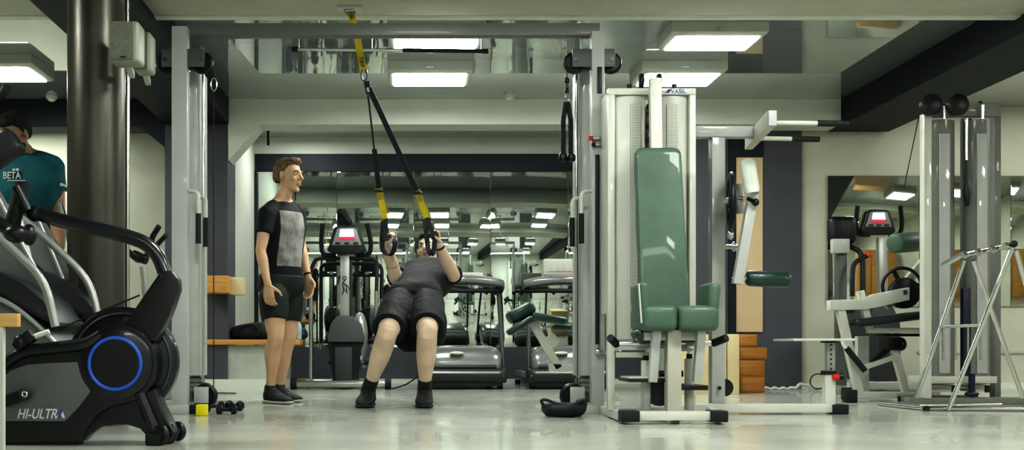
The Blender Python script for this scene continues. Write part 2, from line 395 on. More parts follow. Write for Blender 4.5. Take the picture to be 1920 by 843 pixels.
# ------------------------------------------------------------------ cable crossover frame
def crossover():
    Y = 6.5
    t = thing('cable_crossover', 'grey cable crossover frame with two pulley towers joined by a high crossbar', 'cable machine', (P(740, 770, Y).x, Y, 0))
    g, s = GREYP(), SILVER()
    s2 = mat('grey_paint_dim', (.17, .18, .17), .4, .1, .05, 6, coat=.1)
    MB().pbox(350, 43, 1125, 66, 6.55, 6.63).build('crossbar', s2, t, bev=.004)
    # towers: x ranges of the front post, shroud and rods
    for (px0, px1, top, sh0, sh1, side) in ((325, 354, 53, 340, 376, 1), (1107, 1131, 62, 1084, 1124, -1)):
        x0, x1 = P(px0, 0, Y).x, P(px1, 0, Y).x; zt = P(0, top, Y).z
        cx = (x0 + x1) / 2
        MB().b2(x0, x1, Y - .05, Y + .03, .045, zt).build('upright', g, t, bev=.005)
        # shroud: curved cover over the weight stack
        a, b = P(sh0, 0, 6.6).x, P(sh1, 0, 6.6).x; z0, z1 = P(0, 704, 6.6).z, P(0, 130, 6.6).z
        mb = MB(); mx = (a + b) / 2; hw = (b - a) / 2
        pts = [V(mx + hw * math.copysign(abs(math.cos(q)) ** .6, math.cos(q)), 6.82 - .17 * abs(math.sin(q)) ** .7 if 0 <= q <= PI else 6.82, z0) for q in [PI * i / 16 for i in range(17)]]
        mb.prism(pts, (0, 0, z1 - z0)); mb.build('weight_shroud', g, t)
        # weight stack below
        mb = MB()
        for k in range(3): mb.b2(a + .01, b - .01, 6.66, 6.80, z0 - .10 + k * .028, z0 - .10 + k * .028 + .024)
        mb.build('weight_stack', s2, t, bev=.002)
        # guide rods
        for k in (-.045, .045): MB().cyl((mx + k, 6.74, .05), (mx + k, 6.74, zt - .05), .011).build('guide_rod', CHROME(), t)
        MB().cyl((b + .012 if side > 0 else a - .008, 6.62, z0 - .0), (b + .012 if side > 0 else a - .008, 6.62, z1), .008).build('guide_rod', CHROME(), t)
        # rear upright + foot
        MB().b2(x0, x1, 6.86, 6.92, .045, zt).build('upright', s2, t, bev=.004)
        MB().beam((cx, 6.57, zt - .05), (cx + .12 * side, 6.6, zt - .22), .03).build('brace', s2, t)
        MB().b2(x0 - .12, x1 + .02 if side > 0 else x1 + .01, Y - .08, Y + .0, 0.0, .052).build('foot_bar', g, t, bev=.004)
        MB().b2(x0, x1, Y, 6.95, 0.0, .05).build('foot_bar', g, t, bev=.004)
        # pulley carriages, top and bottom
        for zc, dz in ((P(0, 112, Y).z, 1),):
            mb = MB(); l, r = (P(306, 0, Y).x, P(386, 0, Y).x) if side > 0 else (P(1071, 0, Y).x, P(1151, 0, Y).x)
            mb.b2(l, r, Y - .046, Y - .036, zc - .055, zc + .055); bk = MB(); bk.b2(l, r, Y + .035, Y + .045, zc - .055, zc + .055); bk.build('pulley_bracket', mat('dark_bracket', (.10, .105, .10), .4, .2), t, bev=.004)
            br = mb.build('pulley_bracket', mat('dark_bracket', (.10, .105, .10), .4, .2), t, bev=.004)
            for q in (l + .02, r - .02):
                pl = MB(); pl.ring((q, Y, zc - .02), (0, 1, 0), .055, .014, 28, 8); pl.cyl((q, Y - .012, zc - .02), (q, Y + .012, zc - .02), .052)
                pl.build('pulley', BLACK(), br)
                MB().cyl((q, Y - .056, zc - .01), (q, Y - .036, zc - .01), .012).build('axle_bolt', CHROME(), br)
        l = P(362, 0, Y).x if side > 0 else P(1070, 0, Y).x
        MB().b2(l, l + .09, Y + .09, Y + .10, .06, .16).build('pulley_bracket', g, t, bev=.004)
        mb = MB(); mb.b2(l, l + .09, Y + .02, Y + .03, .06, .16)
        mb.build('pulley_bracket', g, t, bev=.004)
        q = l + .06 if side > 0 else l + .02
        pl = MB(); pl.ring((q, Y + .06, .105), (0, 1, 0), .062, .018, 28, 8); pl.cyl((q, Y + .05, .105), (q, Y + .07, .105), .05); pl.build('pulley', BLACK(), t)
        # cables
        MB().cyl((q + (.055 if side > 0 else .03), Y + .06, .12), (q + (.055 if side > 0 else .03), Y + .06, zc if side > 0 else zc), .0035, n=6).build('cable', RUBBER(), t)
        # bent handles on the tower
        hx = [(354, 372), (374, 386)] if side > 0 else [(1109, 1090), (1096, 1073)]
        for i, (h0, h1) in enumerate(hx):
            p = [P(h0, 358 + 12 * i, Y - .03 + .1 * i), P(h1, 360 + 12 * i, Y - .06 + .1 * i), P(h1, 455, Y - .06 + .1 * i)]
            h = MB().tube(bend(p, .06), .012, 12).build('handle', WHITEP(), t)
            MB().cyl(P(h1, 400 + 8 * i, Y - .06 + .1 * i), P(h1, 456 + 6 * i, Y - .06 + .1 * i), .0165).build('grip', RUBBER(), h)
        # end caps
        ex = x1 + .045 if side > 0 else x0 - .13
        MB().b2(ex - .025, ex + .02, Y - .085, Y + .005, 0, .056).build('foot_cap', RUBBER(), t, bev=.004)
    # right tower: adjustment arm plate, red knob, black rod
    x = P(1120, 0, Y).x
    MB().tube([P(1136, 262 + i * 4, Y - .05) if False else P(1131 + 6 * math.sin(PI * i / 10), 228 + i * 7, Y - .02) for i in range(11)], .012).build('adjuster_arc', SILVER(), t)
    k = MB(); k.cyl(P(1112, 259, Y - .07), P(1132, 259, Y - .07), .009); k.cyl(P(1112, 271, Y - .07), P(1130, 271, Y - .07), .008); k.build('adjuster_pin', CHROME(), t)
    MB().cyl(P(1104, 259, Y - .07), P(1112, 259, Y - .07), .015, .012).build('red_knob', mat('red_plastic', (.6, .03, .02), .35), t)
    MB().ell(P(1113, 271, Y - .07), (.014, .014, .014)).build('black_knob', BLACK(), t)
    MB().cyl(P(1120, 290, Y - .07), P(1120, 645, Y - .07), .0125).build('push_rod', BLACK(), t)
    j = MB(); j.ell(P(1121, 659, Y - .07), (.019, .019, .022)); j.cyl(P(1120, 645, Y - .07), P(1120, 652, Y - .07), .007); j.cyl(P(1121, 660, Y - .07), P(1165, 660, Y - .07), .010); j.build('ball_joint', CHROME(), t)
    MB().pbox(1120, 125, 1129, 175, Y - .056, Y - .05).build('slot', BLACK(), t, bev=.002)
crossover()

def carabiner():
    Y = 6.5; p = P(398, 124, Y)
    t = thing('carabiner', 'small steel snap hook hanging on a black clip beside the top pulley', 'carabiner', P(400, 170, Y))
    MB().tube([P(394, 116, Y), P(397, 130, Y), P(401, 146, Y)], [.006, .014, .012]).build('swivel', RUBBER(), t)
    pts = [P(401 + 5.5 * math.cos(a), 158 + 12 * math.sin(a), Y) for a in [2 * PI * i / 24 for i in range(24)]]
    MB().tube(pts, .0035, 8, True).build('hook', CHROME(), t)
carabiner()
def rope():
    Y = 6.48
    t = thing('rope_attachment', 'black double triceps rope hanging from the top pulley before the tower', 'rope', P(1062, 300, Y))
    MB().cyl(P(1063, 120, Y), P(1063, 148, Y), .003, n=8).build('cable', RUBBER(), t)
    mb = MB(); mb.ell(P(1063, 151, Y), (.016, .016, .02)); mb.cyl(P(1063, 150, Y), P(1063, 165, Y), .009); mb.ell(P(1063, 170, Y), (.014, .014, .018)); mb.build('clip', BLACK(), t)
    MB().tube([P(1063 + 3.5 * math.cos(a), 184 + 9 * math.sin(a), Y) for a in [2 * PI * i / 20 for i in range(20)]], .004, 8, True).build('ring', CHROME(), t)
    for s_ in (-1, 1):
        mb = MB(); n = 60; base = [P(1063 + s_ * (2 + 5 * min(1, i / 20)), 192 + i * (290 - 192) / n, Y) for i in range(n + 1)]
        for ph in (0, 2 * PI / 3, 4 * PI / 3):
            mb.tube([b + V(.008 * math.cos(i * .75 + ph), .008 * math.sin(i * .75 + ph), 0) for i, b in enumerate(base)], .0085, 7)
        mb.build('strand', RUBBER(), t)
        q = P(1063 + s_ * 8, 290, Y)
        MB().tube([q + V(0, 0, .012), q, q - V(0, 0, .03), q - V(0, 0, .042)], [.014, .024, .026, .018]).build('stopper', BLACK(), t)
rope()

# ------------------------------------------------------------------ green adductor machine
def adductor():
    t = thing('leg_machine', 'white hip machine with tall green back pad and split green thigh seats', 'weight machine', (P(1235, 780, 5.9).x, 5.9, 0))
    w, g = WHITEP(), GREYP()
    Yh = 6.15
    a, b = P(1140, 165, Yh), P(1305, 165, Yh)
    # housing frame
    mb = MB(); mb.pbox(1140, 177.2, 1153, 757, Yh, Yh + .06); mb.pbox(1293, 177.2, 1305, 757, Yh, Yh + .06); mb.pbox(1140, 165, 1305, 177, Yh, Yh + .06)
    mb.b2(a.x, b.x, Yh, Yh + .26, .0, .05); mb.pbox(1140, 166, 1153, 757, Yh + .22, Yh + .26); mb.pbox(1293, 166, 1305, 757, Yh + .22, Yh + .26)
    mb.build('housing_frame', w, t, bev=.004)
    mb = MB(); mb.b2(a.x + .03, b.x - .03, Yh + .20, Yh + .22, .6, a.z - .02); mb.b2(a.x + .005, a.x + .015, Yh + .05, Yh + .24, .6, a.z - .01); mb.b2(b.x - .015, b.x - .005, Yh + .05, Yh + .24, .6, a.z - .01)
    mb.build('back_cover', w, t)
    # perforated bulged panels with a gap
    pm = perf_mat()
    for (x0, x1) in ((1153, 1212), (1238, 1293)):
        l, r = P(x0, 0, Yh).x, P(x1, 0, Yh).x; zz0, zz1 = P(0, 635, Yh).z, P(0, 178, Yh).z
        pts = [V(l, Yh + .06, zz0)] + [V(l + (r - l) * i / 12, Yh + .045 - .03 * math.sin(PI * i / 12) ** .6, zz0) for i in range(13)] + [V(r, Yh + .06, zz0)]
        MB().prism(pts, (0, 0, zz1 - zz0)).build('side_panel', w, t)
        c = (l + r) / 2 + (.03 if x0 < 1200 else -.01)
        MB().b2(c - .032, c + .032, Yh + .010, Yh + .0135, zz0 + .02, zz1 - .05).build('perforated_strip', pm, t)
    # weight stack seen in the gap
    mb = MB()
    for k in range(16): mb.pbox(1212, 400 + k * 12, 1238, 410 + k * 12, Yh + .06, Yh + .19)
    mb.build('weight_stack', BLACK(), t, bev=.002)
    for x in (1217, 1233): MB().cyl(P(x, 175, Yh + .15), P(x, 640, Yh + .15), .008).build('guide_rod', CHROME(), t)
    for y, r in ((200, .014), (212, .010), (236, .016), (262, .014)): MB().ell(P(1216, y, Yh + .06), (r, r, r * 1.3)).build('cable_fitting', BLACK(), t)
    # pulleys above the housing
    for x in (1203, 1236):
        mb = MB(); mb.ring(P(x, 152, Yh + .1), (1, 0, 0), .035, .010, 24, 8); mb.cyl(P(x - 3, 152, Yh + .1), P(x + 3, 152, Yh + .1), .033); mb.pbox(x - 3, 138, x + 3, 166, Yh + .09, Yh + .13); mb.build('pulley', BLACK(), t)
    for x in (1180, 1264): MB().cyl(P(x, 166, Yh + .2), P(x, 158, Yh + .2), .014).build('cap', BLACK(), t)
    # vertical white bar from the pad up
    MB().beam(P(1228, 148, 6.05), P(1230, 300, 6.0), .065, .05).build('backrest_post', w, t, bev=.005)
    # brand mark
    text_mesh('VASIL', .036, mat('mark_blue', (.07, .08, .38), .4), t, 'lettering', Matrix.Translation(P(1272, 171, Yh - .002)) @ FRONT, .0005)
    tri = MB(); p = lambda x, y: P(x, y, Yh - .001)
    tri.prism([p(1245, 174), p(1256, 167), p(1254, 174)], (0, -.001, 0)); tri.prism([p(1250, 168), p(1262, 166), p(1254, 174)], (0, -.001, 0)); tri.build('emblem', mat('mark_blue', (0, 0, 0)), t)
    # back pad (tilted slightly back)
    G = GREEN(); z = lambda y, Y: P(0, y, Y).z
    u = 5.95
    pts = []
    tl, tr, br_, bl = P(1190, 278, 6.0), P(1275, 278, 6.0), P(1292, 590, 5.85), P(1200, 590, 5.85)
    mb = MB()
    def rc(cs, r, k=5):
        out = []
        for i in range(len(cs)):
            A, B, C = cs[i - 1], cs[i], cs[(i + 1) % len(cs)]
            p0 = B + (A - B).normalized() * r; p1 = B + (C - B).normalized() * r
            for j in range(k + 1):
                q = j / k; out.append(p0 * (1 - q) ** 2 + B * 2 * q * (1 - q) + p1 * q * q)
        return out
    nrm = (tr - tl).cross(bl - tl).normalized()
    if nrm.y > 0: nrm = -nrm
    outer = rc([tl, tr, br_, bl], .045); cen = (tl + tr + br_ + bl) / 4
    def shr(pts_, f, d):
        return [p + (Vector((cen.x, p.y, cen.z + (p.z - cen.z))) - p).normalized() * f * 0 + (cen - p).normalized() * f + nrm * d for p in pts_]
    rings = [shr(outer, .01, -.035), shr(outer, 0, -.028), shr(outer, 0, .012), shr(outer, .006, .024), shr(outer, .016, .031), shr(outer, .035, .034)]
    n = len(outer); vs = [[mb.bm.verts.new(q) for q in r_] for r_ in rings]
    for A, B in zip(vs, vs[1:]):
        for j in range(n): mb.bm.faces.new((A[j], A[(j + 1) % n], B[(j + 1) % n], B[j]))
    mb.bm.faces.new(vs[0]); mb.bm.faces.new(vs[-1][::-1])
    pad = mb.build('back_pad', G, t)
    # seat pads: two halves and side pads
    Ys = 5.55
    for i, (x0, x1, sx0, sx1) in enumerate(((1205, 1272, 1198, 1221), (1273, 1350, 1324, 1352))):
        A, B = P(x0, 0, Ys), P(x1, 0, Ys); cx = (A.x + B.x) / 2; wd = B.x - A.x
        mb = MB(); lean = 1 if i == 0 else -1
        secs = []
        # cross-section polygon extruded in depth with rounded front, dips to the middle
        zt, zb = P(0, 570, Ys).z, P(0, 615, Ys).z
        mb.cushion((cx, Ys + .16, (zt + zb) / 2 - .01), (wd, .34, zt - zb + .01), r=.035)
        mb.build('seat_pad', G, t)
        C, D = P(sx0, 0, Ys + .02), P(sx1, 0, Ys + .02)
        z1, z0 = P(0, 528, Ys).z, P(0, 608, Ys).z
        mb = MB(); R = rotm('Y', -4 if i == 0 else 5)
        mb.cushion(((C.x + D.x) / 2, Ys + .13, (z1 + z0) / 2), ((D.x - C.x) * .8, .26, z1 - z0), R, .03); mb.build('thigh_pad', G, t)
        MB().box(((C.x + D.x) / 2 + (-.026 if i == 0 else .026), Ys + (.02 if i == 0 else .15), (z1 + z0) / 2 - .0), (.006, .02 if i == 0 else .24, (z1 - z0) * .92), R).build('pad_backing', w, t)
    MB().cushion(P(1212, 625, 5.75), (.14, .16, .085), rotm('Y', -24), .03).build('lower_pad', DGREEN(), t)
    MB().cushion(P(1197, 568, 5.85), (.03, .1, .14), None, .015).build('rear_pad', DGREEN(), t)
    # lever arms below the seat
    for (xa, ya, xb, yb) in ((1231, 612, 1223, 715), (1315, 612, 1307, 715)):
        MB().beam(P(xa, ya, 5.62), P(xb, yb, 5.66), .045, .05).build('lever_arm', g, t, bev=.004)
    MB().pbox(1209, 622, 1320, 638, 5.64, 5.72).build('seat_crossbar', g, t, bev=.004)
    mb = MB(); mb.pbox(1252, 618, 1278, 772, 5.60, 5.68); mb.build('front_upright', mat('white_paint_shaded', (.40, .395, .345), .45, 0, .05, 5), t, bev=.004)  # white frame darkened here: the shade on this upright is in the colour
    # base
    mb = MB(); mb.pbox(1199, 771, 1335, 788, 5.56, 5.63); mb.build('base_bar', w, t, bev=.004)
    for x0, x1 in ((1167, 1200), (1334, 1366)): MB().pbox(x0, 770, x1, 791, 5.54, 5.66).build('foot_cap', RUBBER(), t, bev=.005)
    MB().beam(P(1174, 782, 5.62) * 1, V(P(1144, 0, 6.2).x, 6.3, .03), .045, .05).build('base_side', w, t, bev=.003)
    MB().beam(P(1350, 782, 5.62) * 1, V(P(1340, 0, 6.2).x, 6.3, .03), .045, .05).build('base_side', w, t, bev=.003)
    MB().b2(P(1262, 0, 5.6).x, P(1278, 0, 5.6).x, 5.64, 6.2, .0, .05).build('base_spine', w, t, bev=.003)
    # handle bars left and right
    for pts, gp in (([P(1160, 643, 5.75), P(1255, 643, 5.75)], (P(1144, 633, 5.70), P(1156, 645, 5.76))), ([P(1255, 643, 5.75), P(1335, 643, 5.75)], (P(1337, 643, 5.75), P(1362, 633, 5.68)))):
        MB().cyl(pts[0], pts[1], .016).build('side_handle', CHROME(), t)
        MB().cyl(gp[0], gp[1], .021).build('grip', RUBBER(), t)
    mb = MB(); mb.pbox(1155, 648, 1214, 656, 5.8, 5.86); mb.pbox(1155, 660, 1230, 670, 5.95, 6.02); mb.pbox(1275, 652, 1300, 658, 5.8, 5.86); mb.build('side_rail', w, t, bev=.003)
    # mechanism: cylinder pivots and black plates
    for x0, x1, y0, y1 in ((1200, 1222, 675, 768), (1285, 1300, 672, 768)):
        MB().cyl(P((x0 + x1) / 2, y0, 5.8), P((x0 + x1) / 2, y1, 5.8), .026).build('pivot_tube', w, t)
        MB().cyl(P((x0 + x1) / 2, y0 - 9, 5.8), P((x0 + x1) / 2, y0, 5.8), .016).build('pivot_cap', RUBBER(), t)
    mb = MB(); mb.pbox(1180, 709, 1250, 716, 5.66, 5.95); mb.build('foot_plate', BLACK(), t, bev=.003)
    mb = MB(); mb.pbox(1277, 722, 1328, 731, 5.66, 5.95); mb.build('foot_plate', BLACK(), t, bev=.003)
    MB().pbox(1180, 706, 1235, 710, 5.67, 5.9).build('plate_trim', w, t)
    MB().cyl(P(1236, 735, 5.80), P(1236, 735, 5.86), .075).build('cam_wheel', BLACK(), t)
    MB().cyl(P(1236, 700, 5.95), P(1280, 700, 5.95), .018).build('pivot_shaft', BLACK(), t)
    # second station on the far side: another green pad
    MB().cushion((1.66, 6.72, 1.02), (.26, .06, 1.25), rotm('X', -3), .03).build('back_pad', G, t)
    MB().cushion((1.66, 6.86, .44), (.3, .28, .09), None, .03).build('seat_pad', G, t)
    MB().b2(1.63, 1.69, 6.63, 6.69, 0.05, 1.97).build('rear_post', w, t, bev=.003)
    MB().b2(1.60, 1.66, 6.42, 6.9, 0.0, .05).build('rear_base', w, t, bev=.003)
    # low left frame by the base
    MB().pbox(1140, 640, 1153, 768, 5.95, 6.0).build('front_leg', w, t, bev=.004)
def perf_mat():
    m = mat('perforated', (.5, .52, .48), .4); nt = m.node_tree; b = nt.nodes['Principled BSDF']
    tc = nt.nodes.new('ShaderNodeTexCoord'); mp = nt.nodes.new('ShaderNodeMapping'); mp.inputs['Scale'].default_value = (105, 0, 105)
    nt.links.new(tc.outputs['Object'], mp.inputs[0])
    fr = nt.nodes.new('ShaderNodeVectorMath'); fr.operation = 'FRACTION'; nt.links.new(mp.outputs[0], fr.inputs[0])
    sb = nt.nodes.new('ShaderNodeVectorMath'); sb.operation = 'DISTANCE'; sb.inputs[1].default_value = (.5, 0, .5); nt.links.new(fr.outputs[0], sb.inputs[0])
    r = nt.nodes.new('ShaderNodeValToRGB'); r.color_ramp.interpolation = 'CONSTANT'
    r.color_ramp.elements[0].color = (.03, .035, .035, 1); r.color_ramp.elements[1].position = .3; r.color_ramp.elements[1].color = (.62, .64, .58, 1)
    nt.links.new(sb.outputs['Value'], r.inputs[0]); nt.links.new(r.outputs[0], b.inputs['Base Color']); return m
adductor()

# ------------------------------------------------------------------ plate-loaded station beside it
def spoked_plate(mb_name, c, ax, R, parent, m, th=.03):
    c = Vector(c); ax = Vector(ax).normalized(); a = ax.orthogonal().normalized(); b = ax.cross(a)
    mb = MB(); mb.ring(c, ax, R - th * .5, th * .5, 44, 10); mb.cyl(c - ax * th * .5, c + ax * th * .5, R * .26, n=28)
    for i in range(5):
        q = 2 * PI * i / 5; d = a * math.cos(q) + b * math.sin(q)
        mb.beam(c + d * R * .2, c + d * (R - th * .5), R * .2, th * .6, ref=ax)
    return mb.build(mb_name, m, parent)
def station():
    Y = 6.5; g, w = GREYP(), WHITEP()
    t = thing('pull_up_station', 'grey post station with pull-up bars, weight plate, padded rollers and small bench board', 'weight machine', (P(1347, 770, Y).x, Y, 0))
    MB().pbox(1335, 236, 1360, 758, Y, Y + .08).build('upright', g, t, bev=.005)
    MB().pbox(1305, 236, 1425, 256, Y - .01, Y + .07).build('top_beam', g, t, bev=.004)
    # slanting head piece and two pull bars
    MB().beam(P(1404, 268, 6.9), P(1447, 222, 5.95), .085, .05, ref=(1, 0, 0)).build('bar_carrier', w, t, bev=.004)
    MB().beam(P(1440, 222, 5.93), P(1455, 222, 5.93), .085, .03, ref=(0, 1, 0)).build('end_plate', g, t, bev=.003)
    for x0, x1, x2, y, yy in ((1455, 1532, 1590, 231, 5.97), (1425, 1484, 1536, 260, 6.45)):
        MB().cyl(P(x0, y - 1, yy), P(x2, y + 1, yy), .0135).build('pull_bar', w, t)
        MB().cyl(P(x1, y, yy), P(x2, y + 1, yy), .0175).build('grip', RUBBER(), t)
    # weight plate on its peg
    c = P(1371, 377, 6.35)
    spoked_plate('weight_plate', c, (.97, -.22, 0), .175, t, BLACK(), .034)
    MB().cyl(P(1358, 377, 6.4), P(1396, 372, 6.3), .018).build('plate_peg', CHROME(), t)
    MB().cyl(P(1384, 345, 6.33), P(1388, 400, 6.33), .022).build('pivot_plate', GREYP(), t)
    # swing arm
    MB().beam(P(1412, 362, 6.2), P(1382, 532, 6.2), .055, .05).build('swing_arm', g, t, bev=.004)
    mb = MB(); mb.cyl(P(1401, 372, 6.18), P(1418, 379, 6.15), .010); mb.ell(P(1417, 379, 6.15), (.02, .02, .022)); mb.build('lock_knob', BLACK(), t)
    wr = mat('pale_vinyl', (.58, .62, .56), .4, 0, .04, 8, .05, 200)
    MB().tube([P(1402, 304, 6.25), P(1402, 307, 6.25), P(1410, 358, 6.1), P(1410.5, 361, 6.1)], [.036, .044, .044, .036], 24).build('roller_pad', wr, t)
    MB().cyl(P(1372, 522, 6.2), P(1400, 522, 6.2), .011).build('roller_axle', CHROME(), t)
    a, b = P(1399, 521, 6.2), P(1481, 525, 6.2); d = (b - a).normalized()
    MB().tube([a, a + d * .008, a + d * .02, b - d * .02, b - d * .008, b], [.030, .041, .047, .047, .041, .030], 24).build('roller_pad', DGREEN(), t)
    mb = MB(); mb.ell(P(1370, 440, 6.38), (.02, .02, .03)); mb.ell(P(1376, 462, 6.38), (.015, .02, .03)); mb.cyl(P(1360, 462, 6.4), P(1384, 462, 6.36), .014); mb.build('ratchet', CHROME(), t)
    # base and the small bench board
    MB().pbox(1300, 757, 1566, 773, 6.40, 6.48).build('base_bar', w, t, bev=.004)
    MB().pbox(1563, 758, 1592, 776, 6.38, 6.50).build('foot_cap', RUBBER(), t, bev=.005)
    MB().pbox(1548, 700, 1567, 758, 6.41, 6.47).build('seat_post', w, t, bev=.003)
    mb = MB(); mb.pbox(1551, 638, 1566, 704, 6.42, 6.46); pst = mb.build('inner_post', GREYP(), t, bev=.002)
    mb = MB()
    for k in range(6): mb.cyl(P(1558.5, 646 + k * 9, 6.419), P(1558.5, 646 + k * 9, 6.415), .006, n=12)
    mb.build('adjust_holes', BLACK(), pst)
    MB().pbox(1547, 695, 1568, 702, 6.405, 6.475).build('collar', RUBBER(), t)
    MB().pbox(1548, 636, 1570, 642, 6.40, 6.48).build('top_bracket', RUBBER(), t)
    MB().cyl(P(1562, 706, 6.39), P(1572, 706, 6.39), .018).build('red_knob', mat('red_plastic', (0, 0, 0)), t)
    MB().cyl(P(1571, 706, 6.39), P(1580, 705, 6.39), .016, .022).build('black_knob', BLACK(), t)
    MB().pbox(1488, 634, 1604, 638.5, 6.25, 6.6).build('bench_board', w, t, bev=.003)
    MB().cyl(P(1349, 727, 6.49), P(1349, 727, 6.47), .012).build('bolt', BLACK(), t)
    MB().cyl(P(1358, 726, 6.60), P(1358, 726, 6.64), .055).build('pulley', BLACK(), t)
station()

# ------------------------------------------------------------------ preacher machine with steering-wheel plate
def preacher():
    Y = 7.9; w, g = WHITEP(), GREYP()
    t = thing('seated_machine', 'white plate-loaded seated machine with dark seat pad and wheel shaped plate', 'weight machine', (P(1640, 745, Y).x, Y, 0))
    # front leaning frame
    MB().beam(P(1574, 575, Y), P(1612, 745, Y), .058, .06).build('front_leg', w, t, bev=.004)
    MB().beam(P(1668, 625, Y + .1), P(1700, 742, Y + .1), .05, .05).build('rear_leg', w, t, bev=.004)
    MB().beam(P(1612, 545, Y), P(1630, 615, Y), .05, .05).build('seat_strut', w, t, bev=.004)
    # top arm: thick box that rises to the plate
    mb = MB(); mb.plate([(1557, 562), (1557, 581), (1625, 580), (1706, 562), (1706, 538), (1640, 551), (1620, 560)], Y - .05, Y + .03); mb.build('lever_arm', w, t, bev=.006)
    MB().cyl(P(1697, 548, Y - .055), P(1697, 548, Y - .045), .018).build('hub_bolt', BLACK(), t)
    MB().pbox(1574, 573, 1604, 586, Y, Y + .08).build('pad_block', DGREEN(), t, bev=.01)
    # plates: open ring and solid disc
    c = P(1691, 536, Y + .10)
    mb = MB(); mb.ring(c, (.25, 1, 0), .135, .013, 44, 10); 
    for q in (-.5, 1.5, 3.6):
        d = V(math.sin(q), 0, math.cos(q)); mb.beam(c, c + d * .13, .03, .012)
    mb.build('open_ring_plate', BLACK(), t)
    c2 = P(1695, 549, Y + .06)
    mb = MB(); mb.tube([c2 + V(0, .03, 0), c2 + V(0, .025, 0), c2 - V(0, .02, 0), c2 - V(0, .025, 0)], [.105, .115, .115, .105], 40); mb.build('weight_plate', BLACK(), t)
    # seat pad
    R = rotm('Y', -7)
    mb = MB(); mb.cushion(P(1655, 599, Y + .05), (.52, .3, .06), R, .025); mb.build('seat_pad', mat('black_green_vinyl', (.014, .026, .025), .4, 0, .1, 10, .1, 200), t)
    MB().cushion(P(1712, 590, Y + .05), (.06, .3, .045), R, .015).build('seat_end', mat('black_green_vinyl', (0, 0, 0)), t)
    MB().pbox(1628, 614, 1745, 624, Y + .02, Y + .07).build('cross_rail', w, t, bev=.004)
    # back rail to the roller
    MB().beam(P(1660, 575, Y + .2), P(1742, 478, Y + .2), .06, .05).build('roller_arm', w, t, bev=.004)
    a, b = P(1676, 456, Y - .1), P(1722, 452, Y + .05)
    d = (b - a).normalized()
    MB().tube([a, a + d * .008, a + d * .02, b - d * .02, b - d * .006, b], [.055, .068, .074, .074, .068, .055], 26).build('roller_pad', mat('mid_green_vinyl', (.075, .13, .095), .5, 0, .1, 9, .1, 240), t)
    MB().cyl(b, P(1742, 443, Y + .12), .018).build('roller_axle', CHROME(), t)
    # black hand grip and bent rod
    MB().tube(bend([P(1578, 634, Y - .05), P(1582, 648, Y - .08), P(1590, 656, Y - .1), P(1622, 694, Y - .12)], .04), .013).build('hand_lever', w, t)
    MB().cyl(P(1587, 652, Y - .1), P(1622, 695, Y - .12), .022).build('grip', RUBBER(), t)
    MB().beam(P(1622, 688, Y + .02), P(1680, 668, Y + .05), .035, .035).build('link_bar', w, t, bev=.003)
    mb = MB(); mb.beam(P(1632, 678, Y + .1), P(1676, 645, Y + .1), .04, .04); mb.pbox(1664, 632, 1692, 656, Y + .05, Y + .2); mb.pbox(1655, 625, 1740, 630, Y + .05, Y + .2); mb.ell(P(1690, 645, Y + .1), (.035, .05, .05)); mb.build('seat_adjuster', BLACK(), t, bev=.004)
    MB().beam(P(1616, 630, Y + .4), P(1616, 735, Y + .4), .09, .06).build('back_post', g, t, bev=.004)
    # base bars
    MB().beam(P(1590, 740, 8.0), P(1760, 740, 8.0), .05, .06).build('base_bar', w, t, bev=.004)
    MB().beam(P(1590, 722, 8.6), P(1745, 722, 8.6), .05, .06).build('base_bar', g, t, bev=.004)
    for x, y, Y2 in ((1590, 727, 8.1), (1594, 750, 7.75)): 
        p = P(x, y, Y2); p.z = max(p.z, .05); MB().box((p.x, p.y, .048), (.08, .08, .095)).build('foot_cap', RUBBER(), t, bev=.01)
    MB().box((P(1700, 0, 7.9).x, 7.9, .02), (.1, .09, .04)).build('foot_cap', RUBBER(), t, bev=.006)
preacher()

